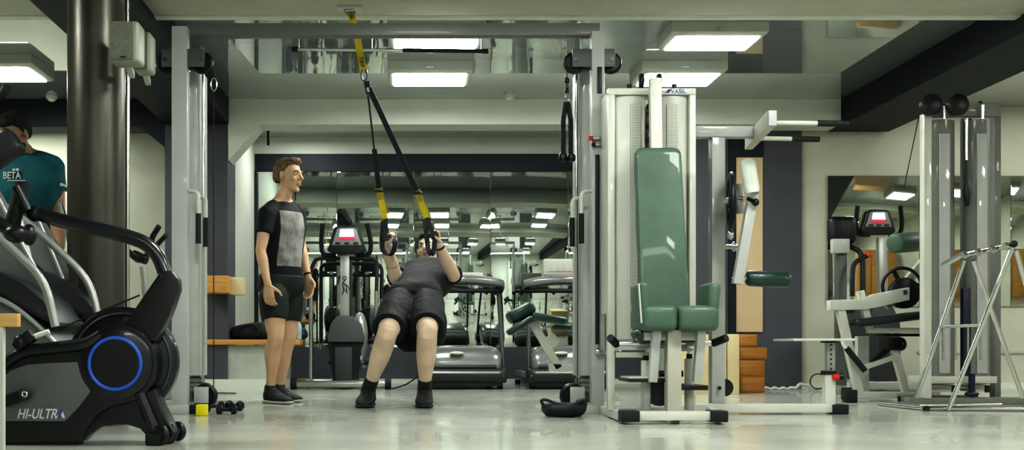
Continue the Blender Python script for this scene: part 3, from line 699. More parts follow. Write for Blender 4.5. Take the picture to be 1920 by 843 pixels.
# ------------------------------------------------------------------ pulley tower at the right
def tower():
    Y = 7.5; g = mat('grey_paint_darker', (.20, .21, .195), .55, 0, .08, 5, coat=.1)  # darker grey than the other grey frames
    t = thing('pulley_tower', 'tall grey dual pulley tower with two black wheels on top', 'cable machine', (P(1805, 760, Y).x, Y, 0))
    MB().pbox(1733, 212, 1747, 750, Y - .05, Y + .02).build('upright', WHITEP(), t, bev=.004)
    MB().pbox(1865, 195, 1877, 750, Y + .15, Y + .22).build('upright', g, t, bev=.004)
    MB().pbox(1740, 193, 1877, 218, Y + .05, Y + .10).build('top_beam', g, t, bev=.004)
    for x0, x1 in ((1746, 1803), (1822, 1868)):
        l, r = P(x0, 0, Y).x, P(x1, 0, Y).x; z0, z1 = P(0, 705, Y).z, P(0, 222, Y).z
        pts = [V(l, Y + .12, z0)] + [V(l + (r - l) * i / 14, Y + .10 - .07 * math.sin(PI * i / 14) ** .5, z0) for i in range(15)] + [V(r, Y + .12, z0)]
        MB().prism(pts, (0, 0, z1 - z0)).build('weight_shroud', g, t)
        m = (l + r) / 2
        MB().b2(m - .035, m + .04, Y + .024, Y + .034, z0 + .02, z1 - .1).build('shroud_rib', GREYP(), t, bev=.005)
        mb = MB()
        for k in range(4): mb.b2(l + .02, r - .02, Y + .06, Y + .2, z0 - .11 + k * .026, z0 - .11 + k * .026 + .022)
        mb.build('weight_stack', WHITEP(), t, bev=.002)
        MB().cyl((m, Y + .02, z1), (m, Y + .02, z1 + .1), .012).build('guide_rod', CHROME(), t)
    MB().pbox(1803, 222, 1822, 705, Y + .10, Y + .12).build('back_strip', mat('strip_dark_grey', (.09, .095, .09), .5), t)  # dark grey strip between the two shrouds
    MB().cyl(P(1812, 222, Y + .03), P(1812, 330, Y + .03), .012).build('carriage_rod', CHROME(), t)
    mb = MB(); mb.tube([P(1812, 300, Y - .02), P(1812, 345, Y - .02), P(1813, 360, Y - .02), P(1814, 386, Y - .02)], [.008, .014, .028, .012]); mb.build('cable_grip', BLACK(), t)
    MB().pbox(1806, 540, 1820, 700, Y + .05, Y + .09).build('weight_column', mat('navy_plastic', (.01, .015, .04), .4), t, bev=.003)
    for x in (1745, 1795):
        mb = MB(); c = P(x, 197, Y - .1); mb.tube([c + V(0, .03, 0), c + V(0, .022, 0), c - V(0, .022, 0), c - V(0, .03, 0)], [.060, .073, .073, .060], 32); mb.build('pulley', BLACK(), t)
    MB().cyl(P(1745, 197, Y - .02), P(1795, 197, Y - .02), .012).build('axle', CHROME(), t)
    MB().cyl(P(1838, 190, Y + .07), P(1838, 197, Y + .07), .014).build('cap', RUBBER(), t)
    MB().cyl(P(1723, 218, Y - .1), P(1695, 352, 7.95), .0035, n=6).build('cable', RUBBER(), t)
    MB().pbox(1733, 705, 1870, 718, Y, Y + .25).build('stack_shelf', WHITEP(), t, bev=.004)
    MB().b2(P(1700, 0, Y).x, P(1925, 0, Y).x, Y - .05, Y + .05, 0, .05).build('base_bar', g, t, bev=.004)
    MB().b2(P(1733, 0, Y).x, P(1877, 0, Y).x, Y + .3, Y + .36, 0, .05).build('base_bar', g, t, bev=.004)
    mb = MB(); mb.cyl(P(1822, 700, Y - .05), P(1822, 735, Y - .05), .022); mb.ell(P(1822, 738, Y - .05), (.05, .03, .02)); mb.build('low_pulley', mat('navy_plastic', (0, 0, 0)), t)
    for x in (1790, 1852): MB().cyl(P(x, 722, Y - .05), P(x, 735, Y - .05), .02).build('foot_knob', RUBBER(), t)
tower()

def chrome_rack():
    Y = 6.7; c = CHROME()
    t = thing('chrome_stand', 'open chrome tube stand with crossed slanting legs and a short ribbed top', 'stand', (P(1790, 770, Y).x, Y, 0))
    F = lambda x, y, Y_: P(x, y, Y_)
    for a, b in (((1718, 745, 7.1), (1808, 488, 6.95)), ((1778, 768, 6.7), (1900, 460, 6.5)), ((1918, 745, 7.1), (1825, 488, 6.95)), ((1990, 768, 6.75), (1905, 468, 6.5))):
        MB().cyl(F(*a), F(*b), .0145).build('leg', c, t)
    MB().cyl(F(1900, 458, 6.5), F(1806, 478, 6.9), .018).build('top_bar', c, t)
    MB().beam(F(1806, 476, 6.9), F(1767, 497, 7.05), .02, .05).build('top_plate', STEEL(), t)
    for k in range(4): MB().cyl(F(1890 - 26 * k, 460 + 5.5 * k, 6.52 + .1 * k), F(1884 - 26 * k, 463 + 5.5 * k, 6.52 + .1 * k), .023, n=14).build('collar', STEEL(), t)
    mb = MB(); mb.ell(F(1901, 457, 6.49), (.022, .022, .022)); mb.build('end_cap', RUBBER(), t)
    MB().cyl(F(1763, 612, 7.02), F(1842, 609, 6.6), .011).build('cross_bar', c, t)
    for x, Yb in ((1768, 7.0), (1791, 6.9), (1815, 6.78), (1838, 6.65)):
        MB().cyl(F(x, 612, Yb), F(x, 675, Yb), .007, n=10).build('hanging_peg', STEEL(), t)
    a = V(F(1648, 0, 7.35).x, 7.35, .016); b = V(F(1735, 0, 6.75).x, 6.75, .016)
    MB().cyl(a, b, .016).build('floor_bar', c, t)
    MB().cyl(b, b + (b - a).normalized() * .02, .020).build('floor_cap', RUBBER(), t)
    MB().cyl(b + V(.02, 0.0, 0), V(3.95, 6.7, .016), .016).build('floor_bar', c, t)
    MB().cyl(V(F(1700, 0, 7.0).x, 7.0, .016), V(3.95, 7.1, .016), .014).build('floor_bar', STEEL(), t)
chrome_rack()
# ------------------------------------------------------------------ flywheel bike at the left
def hi_bike():
    Y = 4.4
    t = thing('exercise_bike', 'black flywheel exercise bike with blue ring hub and slanted white lettering', 'exercise bike', (P(180, 830, Y).x, 4.5, 0))
    K = mat('bike_shell', (.009, .011, .014), .30, 0, .1, 12, .03, 200, coat=.25)
    G = mat('bike_grey_panel', (.16, .165, .175), .35, .2, .06, 6, .03, 120)
    # flywheel disc behind
    c = P(232, 678, Y + .16)
    mb = MB(); R = 103 / S(Y + .16)
    mb.tube([c + V(0, -.03, 0), c + V(0, -.022, 0), c + V(0, .022, 0), c + V(0, .03, 0)], [R - .012, R, R, R - .012], 64)
    fw = mb.build('flywheel_cover', K, t)
    MB().ring(c + V(0, -.032, 0), (0, 1, 0), R - .03, .006, 64, 6).build('rim_groove', mat('bike_dark_grey', (.05, .055, .06), .4), fw)
    # main shell
    def arc(cx, cy, r, a0, a1, n=10): return [(cx + r * math.cos(math.radians(a0 + (a1 - a0) * i / n)), cy - r * math.sin(math.radians(a0 + (a1 - a0) * i / n))) for i in range(n + 1)]
    body = [(-40, 722), (-10, 700), (15, 676), (45, 656), (100, 645), (150, 638), (168, 632)] + arc(222, 680, 71, 138, -12, 16) + [(288, 712), (272, 738), (252, 750), (205, 762), (180, 778), (160, 806), (148, 829), (-40, 829)]
    MB().plate(body, Y, Y + .12).build('shell', K, t, bev=.012, seg=3)
    # grey panel inlay
    pan = [(-36, 736), (-4, 716), (20, 694), (50, 683), (95, 680), (145, 678), (150, 698), (160, 717), (170, 733), (148, 762), (122, 789), (-36, 789)]
    MB().plate(pan, Y - .006, Y + .05).build('grey_panel', G, t, bev=.003)
    # tubular upper rail look
    MB().tube(curve([P(-30, 712, Y), P(5, 684, Y), P(45, 660, Y), P(100, 652, Y), P(160, 644, Y), P(190, 628, Y + .01)], 6), .026, 14).build('top_rail', K, t)
    # front fork / arched foot
    foot = [(262, 735), (292, 728), (300, 760), (318, 795), (330, 812), (318, 830), (285, 834), (276, 818), (262, 803), (240, 796), (215, 795), (190, 800), (165, 815), (150, 829), (150, 780), (190, 752), (240, 742)]
    MB().plate(foot, Y + .02, Y + .14).build('front_foot', K, t, bev=.008, seg=3)
    MB().tube([P(262, 738, Y), P(292, 812, Y)], [.022, .026]).build('foot_strut', K, t)
    # blue ring and hub disc
    h = P(217, 681, Y - .004)
    mb = MB(); mb.tube([h + V(0, .02, 0), h + V(0, -.004, 0), h + V(0, -.01, 0)], [.155, .150, .14], 56); hub = mb.build('hub_cover', K, t)
    MB().ring(h + V(0, -.012, 0), (0, 1, 0), 48 / S(Y), .0075, 64, 8).build('blue_ring', mat('blue_ring', (.03, .10, .42), .35, emit=(.05, .16, .6), es=.15), t)
    mb = MB(); mb.tube([h + V(0, 0, 0), h + V(0, -.013, 0), h + V(0, -.014, 0)], [.098, .098, .09], 48); mb.build('hub_disc', mat('hub_matt', (.012, .014, .017), .6, 0, .2, 40, .1, 300), t)
    # seat-post bracket plate
    br = [(230, 612), (262, 565), (298, 512), (306, 507), (322, 508), (333, 522), (334, 542), (318, 590), (292, 640), (262, 640)]
    MB().plate(br, Y + .02, Y + .10).build('upper_bracket', K, t, bev=.006, seg=3)
    for x, y in ((303, 518), (234, 598), (316, 569), (288, 634), (175, 633), (264, 745)): MB().cyl(P(x, y, Y + .022), P(x, y, Y + (-.004 if x < 200 or y > 700 else .014)), .006, n=12).build('screw', BLACK(), t)
    # long curved arm
    pts = curve([P(60, 396, Y + .06), P(110, 412, Y + .06), P(180, 428, Y + .06), P(235, 442, Y + .06), P(272, 456, Y + .06), P(296, 480, Y + .06), P(309, 512, Y + .06)], 8)
    MB().tube(pts, .030, 18).build('curved_arm', mat('arm_satin_black', (.012, .014, .018), .28, 0, 0, 1, coat=.4), t)
    # grip cluster
    mb = MB(); mb.tube(curve([P(42, 342, Y + .05), P(36, 372, Y + .05), P(26, 410, Y + .05), P(20, 440, Y + .05)], 5), .032); mb.build('hand_grip', RUBBER(), t)
    mb = MB(); mb.tube(curve([P(18, 432, Y), P(2, 420, Y), P(-30, 400, Y)], 4), .026); mb.ell(P(30, 438, Y + .0), (.05, .05, .038)); mb.ell(P(55, 440, Y + .04), (.03, .035, .045)); mb.cyl(P(30, 350, Y + .02), P(52, 395, Y + .02), .018); mb.ell(P(66, 400, Y + .06), (.035, .035, .035)); mb.build('grip_clamp', BLACK(), t)
    # cable with white sleeve
    MB().cyl(P(100, 620, Y + .0), P(262, 553, Y + .05), .0035, n=8).build('tension_cable', RUBBER(), t)
    MB().cyl(P(66, 630, Y - .01), P(92, 621, Y - .01), .011).build('cable_sleeve', mat('white_sleeve', (.7, .72, .7), .4), t)
    mb = MB(); mb.beam(P(30, 652, Y - .01), P(58, 630, Y - .01), .04, .04); mb.beam(P(50, 622, Y), P(64, 640, Y), .03, .05); mb.ell(P(38, 642, Y - .01), (.03, .025, .035)); mb.build('cable_bracket', BLACK(), t, bev=.003)
    # crank
    mb = MB(); mb.beam(P(-6, 758, Y - .04), P(46, 738, Y - .04), .045, .02); mb.cyl(P(46, 738, Y - .05), P(46, 738, Y - .01), .028); mb.build('crank_arm', BLACK(), t, bev=.004)
    MB().ring(P(46, 738, Y - .052), (0, 1, 0), .010, .004, 20, 6).build('crank_bolt', CHROME(), t)
    # wheels on the foot
    for x, y, Yc in ((333, 812, Y + .16), (318, 820, Y + .06), (301, 820, Y - .02)):
        c = P(x, 0, Yc); c.z = .044
        mb = MB(); mb.ring(c, (.5, 1, 0), .028, .015, 24, 10); mb.cyl(c - V(.008, .017, 0), c + V(.008, .017, 0), .026, n=20); mb.build('transport_wheel', BLACK(), t)
    c = P(285, 0, Y); MB().b2(c.x - .02, c.x + .045, Y - .04, Y + .2, 0.0, .05).build('foot_block', RUBBER(), t, bev=.008)
    MB().b2(P(-40, 0, Y).x, P(140, 0, Y).x, Y + .0, Y + .12, 0.0, .01).build('base_pad', RUBBER(), t)
    T = Matrix.Translation(P(76, 776, Y - .0075)) @ FRONT
    text_mesh('HI-ULTR', .060, mat('white_lettering', (.75, .77, .78), .4), t, 'lettering', Matrix.Translation(P(69, 776, Y - .0075)) @ FRONT @ Matrix.Diagonal((.74, .95, 1, 1)), .0006, shear=.3)
    mb = MB(); p = lambda x, y: P(x, y, Y - .007); mb.prism([p(104, 783), p(117, 768), p(122, 783), p(117, 783), p(114, 776), p(110, 783)], (0, -.001, 0)); mb.build('lettering_end', mat('white_lettering', (0, 0, 0)), t)
    mb = MB(); mb.prism([p(107, 783), p(115, 767), p(119, 767), p(112, 783)], (0, -.0016, 0)); mb.build('lettering_accent', mat('mark_blue', (0, 0, 0)), t)
hi_bike()

# ------------------------------------------------------------------ two arc trainers behind the bike
def arc_trainer(label, px_off, Y, mast=True):
    t = thing('arc_trainer', label, 'exercise machine', (P(60 + px_off, 700, Y).x, Y, 0), 'grey arc trainers in a row')
    gp = mat('trainer_grey', (.19, .20, .20), .35, .2, .06, 8, .02, 80); dk = mat('trainer_dark', (.03, .033, .036), .4, 0, .1, 10)
    o = px_off; Q = lambda l: [(x + o, y) for x, y in l]
    MB().plate(Q([(-160, 560), (-60, 530), (0, 556), (60, 596), (110, 640), (150, 700), (150, 779), (-160, 779)]), Y, Y + .36).build('lower_housing', gp, t, bev=.01)
    MB().plate(Q([(-160, 500), (-60, 495), (-5, 508), (40, 530), (80, 562), (108, 604), (104, 612), (60, 590), (0, 553), (-60, 545), (-160, 556)]), Y - .02, Y + .38).build('arc_cover', dk, t, bev=.01)
    MB().tube(curve([P(x + o, y, Y - .03) for x, y in ((-40, 548), (10, 565), (60, 600), (110, 650), (130, 690))], 5), .012).build('arc_trim', SILVER(), t)
    mp = [(-60, 298), (-22, 325), (12, 385), (44, 470), (90, 560), (64, 548), (0, 510), (-60, 470)] if mast else [(-30, 392), (-18, 388), (30, 470), (66, 552), (50, 545), (0, 510), (-40, 470)]
    MB().plate(Q(mp), Y + .16, Y + .20).build('side_mast', mat('trainer_mid_grey', (.25, .26, .26), .35, .3, .06, 8), t, bev=.004)
    a0 = [P(-30 + o, 318, Y + .15), P(22 + o, 420, Y + .15), P(92 + o, 552, Y + .15)] if mast else [P(-22 + o, 388, Y + .15), P(44 + o, 545, Y + .15)]
    MB().tube(a0, .011).build('mast_edge', SILVER(), t)
    MB().tube(bend([P(-70 + o, 388, Y - .04), P(-5 + o, 440, Y - .04), P(84 + o, 524, Y - .04), P(104 + o, 612, Y - .04)], .16), .020, 14).build('hand_rail', SILVER(), t)
    MB().tube(bend([P(30 + o, 380, Y + .3), P(58 + o, 500, Y + .3), P(58 + o, 560, Y + .3)], .05), .016).build('inner_rail', SILVER(), t)
    if not mast: return t
    Yc = Y + .25; dk = mat('trainer_dark', (0, 0, 0)); a, b = P(-25, 300, Yc), P(32, 258, Yc)
    MB().beam(a, b, .13, .12).build('console', dk, t, bev=.03, seg=3)
    MB().tube([P(-20, 540, Yc + .06), P(-14, 305, Yc + .06)], .02).build('console_post', STEEL(), t)
    MB().tube([P(-14, 300, Yc + .06), P(-14, 200, Yc + .06), P(-6, 170, Yc)], .014).build('grip_arm', STEEL(), t)
    MB().tube(curve([P(12, 160, Yc), P(5, 175, Yc), P(-10, 180, Yc)], 4), .022).build('hook_grip', RUBBER(), t)
    return t
arc_trainer('first grey arc trainer with silver rail, just behind the black exercise bike', 0, 4.95)
arc_trainer('second grey arc trainer standing between the first one and the man in teal', 84, 5.45, False)
# tilted dark console near the frame edge belongs to a third unit
def corner_box():
    Y = 3.75
    t = thing('wooden_box', 'pale box with light wooden top at the lower frame edge before the bike', 'box', (P(-60, 840, Y).x, Y + .2, 0))
    a = P(33, 587, Y); 
    MB().b2(a.x - .42, a.x, Y, Y + .035, P(0, 612, Y).z, a.z).build('top_board', mat('pale_pine', (.55, .34, .12), .45, 0, 0, 4, .08, 30, col2=(.66, .45, .2), stretch=(1, 6, 6)), t, bev=.004)
    q = P(5, 612, Y); MB().b2(q.x - .33, q.x, Y + .005, Y + .03, 0, q.z).build('side_panel', WHITEP(), t, bev=.003)
corner_box()

# ------------------------------------------------------------------ elliptical / bikes with a lit console
def screen_mat():
    return mat('screen_glow', (.6, .6, .9), .3, emit=(.78, .8, 1.0), es=2.2)
def console_head(t, cx, cy, Y, w, k):
    px = lambda x, y: (cx + x * k, cy + y * k * 1.14)
    dk, gr = BLACK(), mat('console_grey', (.26, .27, .27), .4, .2)
    mb = MB(); mb.plate([px(-52, 36), px(-34, -18), px(-22, -22), px(22, -22), px(34, -18), px(52, 36), px(36, 44), px(-36, 44)], Y, Y + .09); hd = mb.build('console', dk, t, bev=.012, seg=3)
    MB().plate([px(-40, 24), px(-26, -14), px(-18, -17), px(18, -17), px(26, -14), px(40, 24)], Y - .008, Y + .02).build('console_face', gr, t, bev=.004)
    MB().plate([px(-20, 4), px(-17, -13), px(17, -13), px(20, 4)], Y - .014, Y).build('screen', screen_mat(), t)
    MB().plate([px(-21, 12), px(-20, 4.5), px(20, 4.5), px(22, 12)], Y - .014, Y).build('red_button_strip', mat('red_strip', (.45, .02, .05), .4, emit=(.8, .03, .12), es=.5), t)
    mb = MB()
    for q in (-24, 0, 24): mb.plate([px(q - 7, 22), px(q - 6, 17), px(q + 6, 17), px(q + 7, 22)], Y - .014, Y)
    mb.build('button', dk, t)
def bike_trainer():
    Y = 10.3
    t = thing('elliptical_trainer', 'elliptical trainer with glowing console, between the two training men', 'elliptical trainer', (P(645, 720, Y).x, Y, 0))
    console_head(t, 650, 440, Y - .1, 0, .70)
    for s_, xs in ((-1, (616, 604, 602, 605)), (1, (672, 694, 696, 688))):
        MB().tube(bend([P(650 + s_ * 20, 478, Y), P(xs[1] - (0 if s_ > 0 else 0), 478, Y - .02), P(xs[2], 455, Y - .05), P(xs[3], 418, Y - .12)], .07), .022, 12).build('arm_rest', RUBBER(), t)
    mb = MB(); mb.pbox(638, 476, 655, 592, Y - .03, Y + .03); mb.build('mast', SILVER(), t, bev=.004)
    MB().pbox(655, 480, 660, 592, Y - .02, Y + .05).build('mast_side', mat('trainer_dark', (0, 0, 0)), t)
    # small running-figure emblem
    mb = MB(); c = lambda x, y: P(x, y, Y - .034); mb.ring(c(646, 521), (0, 1, 0), .016, .004, 16, 6)
    mb.tube(curve([c(647, 525), c(642, 532), c(645, 542), c(641, 552)], 4), .005, 6); mb.tube(curve([c(643, 530), c(650, 535), c(649, 545), c(652, 550)], 4), .005, 6); mb.ring(c(649, 540), (0, 1, 0), .028, .003, 20, 6)
    mb.build('emblem', BLACK(), t)
    # shroud: stepped dark body
    dk = mat('shroud_grey', (.085, .092, .095), .35, .1, .06, 10)
    mb = MB(); mb.plate([(632, 592), (662, 592), (676, 606), (682, 632), (680, 641), (615, 641), (614, 630), (620, 606)], Y - .12, Y + .22); mb.build('shroud', dk, t, bev=.012, seg=3)
    mb = MB(); mb.plate([(614, 641), (682, 641), (676, 655), (672, 712), (624, 712), (616, 655)], Y - .06, Y + .2); mb.build('lower_shroud', BLACK(), t, bev=.006)
    mb = MB(); mb.pbox(628, 650, 660, 712, Y - .09, Y - .05); mb.build('front_cover', mat('bike_dark_grey', (0, 0, 0)), t, bev=.006)
    mb = MB(); mb.ell(P(675, 630, Y + .2), (.08, .10, .24)); mb.build('flywheel', SILVER(), t)
    # tubular handle frames
    for pts in ([P(583, 722, Y), P(583, 505, Y), P(592, 484, Y), P(708, 484, Y - .02), P(706, 545, Y - .1)], [P(602, 650, Y + .3), P(602, 498, Y + .25), P(616, 494, Y + .22), P(716, 494, Y + .2), P(716, 560, Y + .2)]):
        MB().tube(bend(pts, .08), .019, 12).build('handle_frame', RUBBER(), t)
    for x, y0, y1, yy in ((583, 545, 712, Y - .02), (706, 545, 700, Y - .1), (602, 560, 655, Y + .3), (716, 560, 650, Y + .2)):
        MB().cyl(P(x, y0, yy), P(x, y1, yy), .021).build('swing_lever', STEEL(), t)
    a, b = P(553, 0, Y), P(728, 0, Y)
    MB().cyl((a.x, Y - .1, .052), (b.x, Y - .1, .052), .042).build('foot_bar', STEEL(), t)
    for x in (a.x, b.x): MB().cyl((x - .03, Y - .1, .052), (x + .03, Y - .1, .052), .052).build('foot_cap', RUBBER(), t)
    MB().b2(P(630, 0, Y).x, P(660, 0, Y).x, Y - .1, Y + 1.1, .02, .09).build('floor_beam', SILVER(), t, bev=.005)
    for x in (622, 676):
        MB().cushion((P(x, 0, Y).x, Y + .6, .25), (.13, .34, .05), None, .02).build('pedal', RUBBER(), t)
        MB().cyl((P(x, 0, Y).x, Y + .0, .30), (P(x, 0, Y).x, Y + .9, .2), .02).build('pedal_rail', SILVER(), t)
bike_trainer()
def far_bike():
    Y = 9.5
    t = thing('exercise_bike', 'second bike with lit console in front of the far wall mirror', 'exercise bike', (P(1655, 720, Y).x, Y, 0))
    console_head(t, 1648, 408, Y - .1, 0, .62)
    for s_ in (-1, 1):
        MB().tube(bend([P(1648 + s_ * 18, 440, Y), P(1648 + s_ * 40, 440, Y - .02), P(1648 + s_ * 44, 418, Y - .05), P(1648 + s_ * 40, 386, Y - .1)], .06), .019, 12).build('arm_rest', RUBBER(), t)
    MB().beam(P(1652, 445, Y), P(1656, 590, Y), .075, .06).build('mast', SILVER(), t, bev=.004)
    mb = MB(); mb.plate([(1640, 570), (1672, 570), (1688, 600), (1690, 650), (1684, 715), (1640, 715), (1626, 640), (1628, 600)], Y - .1, Y + .5); mb.build('shroud', mat('bike_dark_grey', (0, 0, 0)), t, bev=.012)
    for x in (1632, 1684): MB().tube([P(x, 650, Y + .2), P(x, 680, Y + .1)], .02).build('pedal_crank', BLACK(), t)
    MB().cyl((P(1610, 0, Y).x, Y, .045), (P(1720, 0, Y).x, Y, .045), .04).build('foot_bar', STEEL(), t)
    MB().b2(P(1650, 0, Y).x - .03, P(1650, 0, Y).x + .03, Y, Y + .8, .02, .08).build('floor_beam', SILVER(), t)
    # second handle with black bent levers
far_bike()
def third_bike():
    Y = 9.2
    t = thing('upright_trainer', 'dark upright trainer with bent black levers at the mirror edge', 'elliptical trainer', (P(1590, 720, Y).x, Y, 0))
    MB().cushion(P(1578, 432, Y), (.24, .1, .24), rotm('Y', 0), .05).build('console', BLACK(), t)
    MB().pbox(1562, 447, 1594, 474, Y - .09, Y - .02).build('console_base', GREYP(), t, bev=.01)
    MB().pbox(1570, 470, 1588, 722, Y - .03, Y + .04).build('mast', mat('dark_mast', (.13, .14, .135), .4, .2), t, bev=.004)
    MB().tube(bend([P(1590, 460, Y), P(1612, 470, Y - .05), P(1618, 486, Y - .1), P(1618, 552, Y - .15)], .06), .022).build('swing_lever', RUBBER(), t)
    MB().tube(bend([P(1628, 478, Y - .1), P(1600, 492, Y - .1), P(1598, 520, Y - .15), P(1598, 555, Y - .15)], .06), .020).build('swing_lever', RUBBER(), t)
    MB().ell(P(1628, 478, Y - .1), (.025, .025, .025)).build('lever_tip', mat('red_plastic', (0, 0, 0)), t)
    MB().cyl(P(1616, 552, Y - .15), P(1616, 575, Y - .15), .015).build('lever_stem', STEEL(), t)
    MB().cyl(P(1598, 553, Y - .15), P(1598, 575, Y - .15), .013).build('lever_stem', STEEL(), t)
    MB().pbox(1592, 572, 1622, 640, Y - .18, Y).build('pivot_housing', mat('bike_dark_grey', (0, 0, 0)), t, bev=.01)
    MB().b2(P(1560, 0, Y).x, P(1622, 0, Y).x, Y - .1, Y + .1, 0, .06).build('foot_bar', SILVER(), t, bev=.01)
third_bike()

# ------------------------------------------------------------------ treadmills
def treadmill(label, cx, Y=10.15, disp=False):
    X = P(cx, 0, Y).x; W = .40
    t = thing('treadmill', label, 'treadmill', (X, Y, 0), 'treadmills facing the mirror')
    hood = mat('treadmill_hood', (.21, .22, .22), .25, .35, .04, 6, coat=.3); dk = mat('trainer_dark', (0, 0, 0))
    # hood lofted along depth
    mb = MB(); secs = []
    for y, w, h in ((0, .30, .17), (.03, .345, .27), (.12, .36, .335), (.30, .36, .35), (.52, .355, .30), (.60, .35, .20)):
        secs.append((V(X, Y + y, .07 + h / 2), V(w, 0, 0), V(0, 0, h / 2)))
    mb.loft(secs, 32, .42, 3); mb.build('motor_hood', hood, t)
    MB().tube([V(X - .30, Y + .0, .215), V(X + .30, Y + .0, .215)], .018).build('hood_lip', dk, t)
    mb = MB(); mb.cyl((X - .36, Y + .02, .135), (X + .36, Y + .02, .135), .072); mb.build('front_roller_cover', dk, t)
    MB().cyl((X - .33, Y - .045, .16), (X + .33, Y - .045, .16), .012).build('bumper_trim', SILVER(), t)
    mb = MB(); mb.ell((X - .08, Y + .0, .345), (.07, .05, .018)); mb.build('hood_badge', WHITEP(), t)
    for s_ in (-1, 1):
        MB().cushion((X + s_ * .36, Y + .10, .13), (.075, .24, .14), None, .02).build('corner_block', dk, t)
        MB().cyl((X + s_ * .36, Y - .024, .13), (X + s_ * .36, Y - .018, .13), .012).build('bolt', CHROME(), t)
        MB().tube([V(X + s_ * .375, Y + .12, .12), V(X + s_ * .36, Y + .30, .72), V(X + s_ * .345, Y + .42, 1.03)], [(.05, .022), (.042, .022), (.036, .02)], 14).build('upright', mat('upright_grey', (.10, .105, .105), .35, .3), t)
        for yy in (.10, 1.5): MB().cyl((X + s_ * .34, Y + yy, .0), (X + s_ * .34, Y + yy, .05), .03).build('foot', RUBBER(), t)
        MB().b2(X + s_ * .33 - .035, X + s_ * .33 + .035, Y + .4, Y + 1.55, .10, .15).build('side_rail', SILVER(), t, bev=.006)
        MB().tube(curve([V(X + s_ * .34, Y + .30, 1.00), V(X + s_ * .37, Y + .45, 1.02), V(X + s_ * .37, Y + .85, .96)], 4), .026).build('hand_rail', RUBBER(), t)
    MB().b2(X - .36, X + .36, Y + .02, Y + 1.0, .03, .07).build('base_frame', dk, t)
    MB().b2(X - .29, X + .29, Y + .4, Y + 1.58, .09, .13).build('belt', RUBBER(), t, bev=.004)
    # console shelf and back
    mb = MB(); mb.loft([(V(X - .40, Y + .36, .99), V(0, .05, 0), V(0, 0, .03)), (V(X - .36, Y + .34, 1.03), V(0, .09, 0), V(0, 0, .045)), (V(X, Y + .28, 1.06), V(0, .12, 0), V(0, 0, .05)), (V(X + .36, Y + .34, 1.03), V(0, .09, 0), V(0, 0, .045)), (V(X + .40, Y + .36, .99), V(0, .05, 0), V(0, 0, .03))], 20, .8, 4)
    mb.build('console_shelf', hood, t)
    MB().tube(curve([V(X - .38, Y + .34, .96), V(X, Y + .22, .95), V(X + .38, Y + .34, .96)], 8), .022).build('front_grip', RUBBER(), t)
    if disp:
        MB().cushion((X + .02, Y + .34, 1.185), (.46, .07, .17), rotm('X', 8), .02).build('console', mat('console_pale', (.5, .52, .48), .4), t)
        mb = MB(); mb.box((X + .02, Y + .300, 1.19), (.38, .006, .09), rotm('X', 8)); f = mb.build('console_reflection_panel', WHITEP(), t)  # panel and buttons added facing front, copying the console's mirror reflection
        for a_ in range(6):
            for b_ in range(2): MB().cyl((X - .14 + a_ * .065, Y + .292, 1.17 + b_ * .035), (X - .14 + a_ * .065, Y + .300, 1.17 + b_ * .035), .009, n=10).build('button', GREYP(), f)
        MB().cushion((X + .06, Y + .245, 1.095), (.30, .04, .025), None, .008).build('red_strip', mat('red_plastic', (0, 0, 0)), t)
    else:
        MB().cushion((X, Y + .36, 1.10), (.40, .10, .05), rotm('X', 30), .015).build('console', mat('console_pale', (.5, .52, .48), .4), t)
    return t
treadmill('treadmill with rounded grey hood behind the man leaning on the straps', 872)
treadmill('treadmill with grey hood half behind the cable tower and green-padded bench', 1068, disp=True)

# ------------------------------------------------------------------ back-extension bench with green pads
def roman_chair():
    Y = 8.0; w = WHITEP(); G = DGREEN()
    t = thing('extension_bench', 'white extension bench with dark green split pads beside the cable tower', 'exercise bench', (P(1050, 750, Y).x, Y, 0))
    MB().beam(P(998, 603, Y), P(1048, 690, Y), .058, .06).build('main_post', w, t, bev=.004)
    MB().pbox(1030, 681, 1098, 697, Y - .03, Y + .03).build('lower_beam', w, t, bev=.004)
    MB().beam(P(1095, 690, Y), V(P(1095, 0, Y).x, Y, .02), .05, .05).build('leg', w, t, bev=.004)
    MB().b2(P(1040, 0, Y).x + .1, P(1160, 0, Y).x, Y - .03, Y + .03, 0, .045).build('base_bar', w, t, bev=.004)
    MB().b2(P(1096, 0, Y).x - .025, P(1096, 0, Y).x + .025, Y - .3, Y + .3, 0, .045).build('base_bar', w, t, bev=.004)
    MB().cushion(P(976, 586, Y + .02), (.21, .26, .10), rotm('Y', -28), .035).build('hip_pad', G, t)
    MB().cushion(P(975, 610, Y - .08), (.22, .16, .05), rotm('Y', -33), .022).build('hip_pad', G, t)
    MB().cushion(P(1028, 597, Y - .05), (.27, .18, .055), rotm('Y', 9), .024).build('thigh_pad', G, t)
    MB().cushion(P(1052, 613, Y + .15), (.15, .16, .05), rotm('Y', 3), .022).build('thigh_pad', G, t)
    MB().beam(P(985, 600, Y), P(1042, 602, Y), .03, .05).build('pad_bracket', w, t)
    MB().beam(P(1006, 622, Y), P(1040, 606, Y), .02, .03).build('pad_bracket', w, t)
    MB().prism([P(1023, 632, Y + .1), P(1036, 623, Y + .1), P(1051, 637, Y + .1), P(1040, 651, Y + .1)], (0, .01, 0)).build('label_plate', WHITEP(), t, bev=.002)
roman_chair()

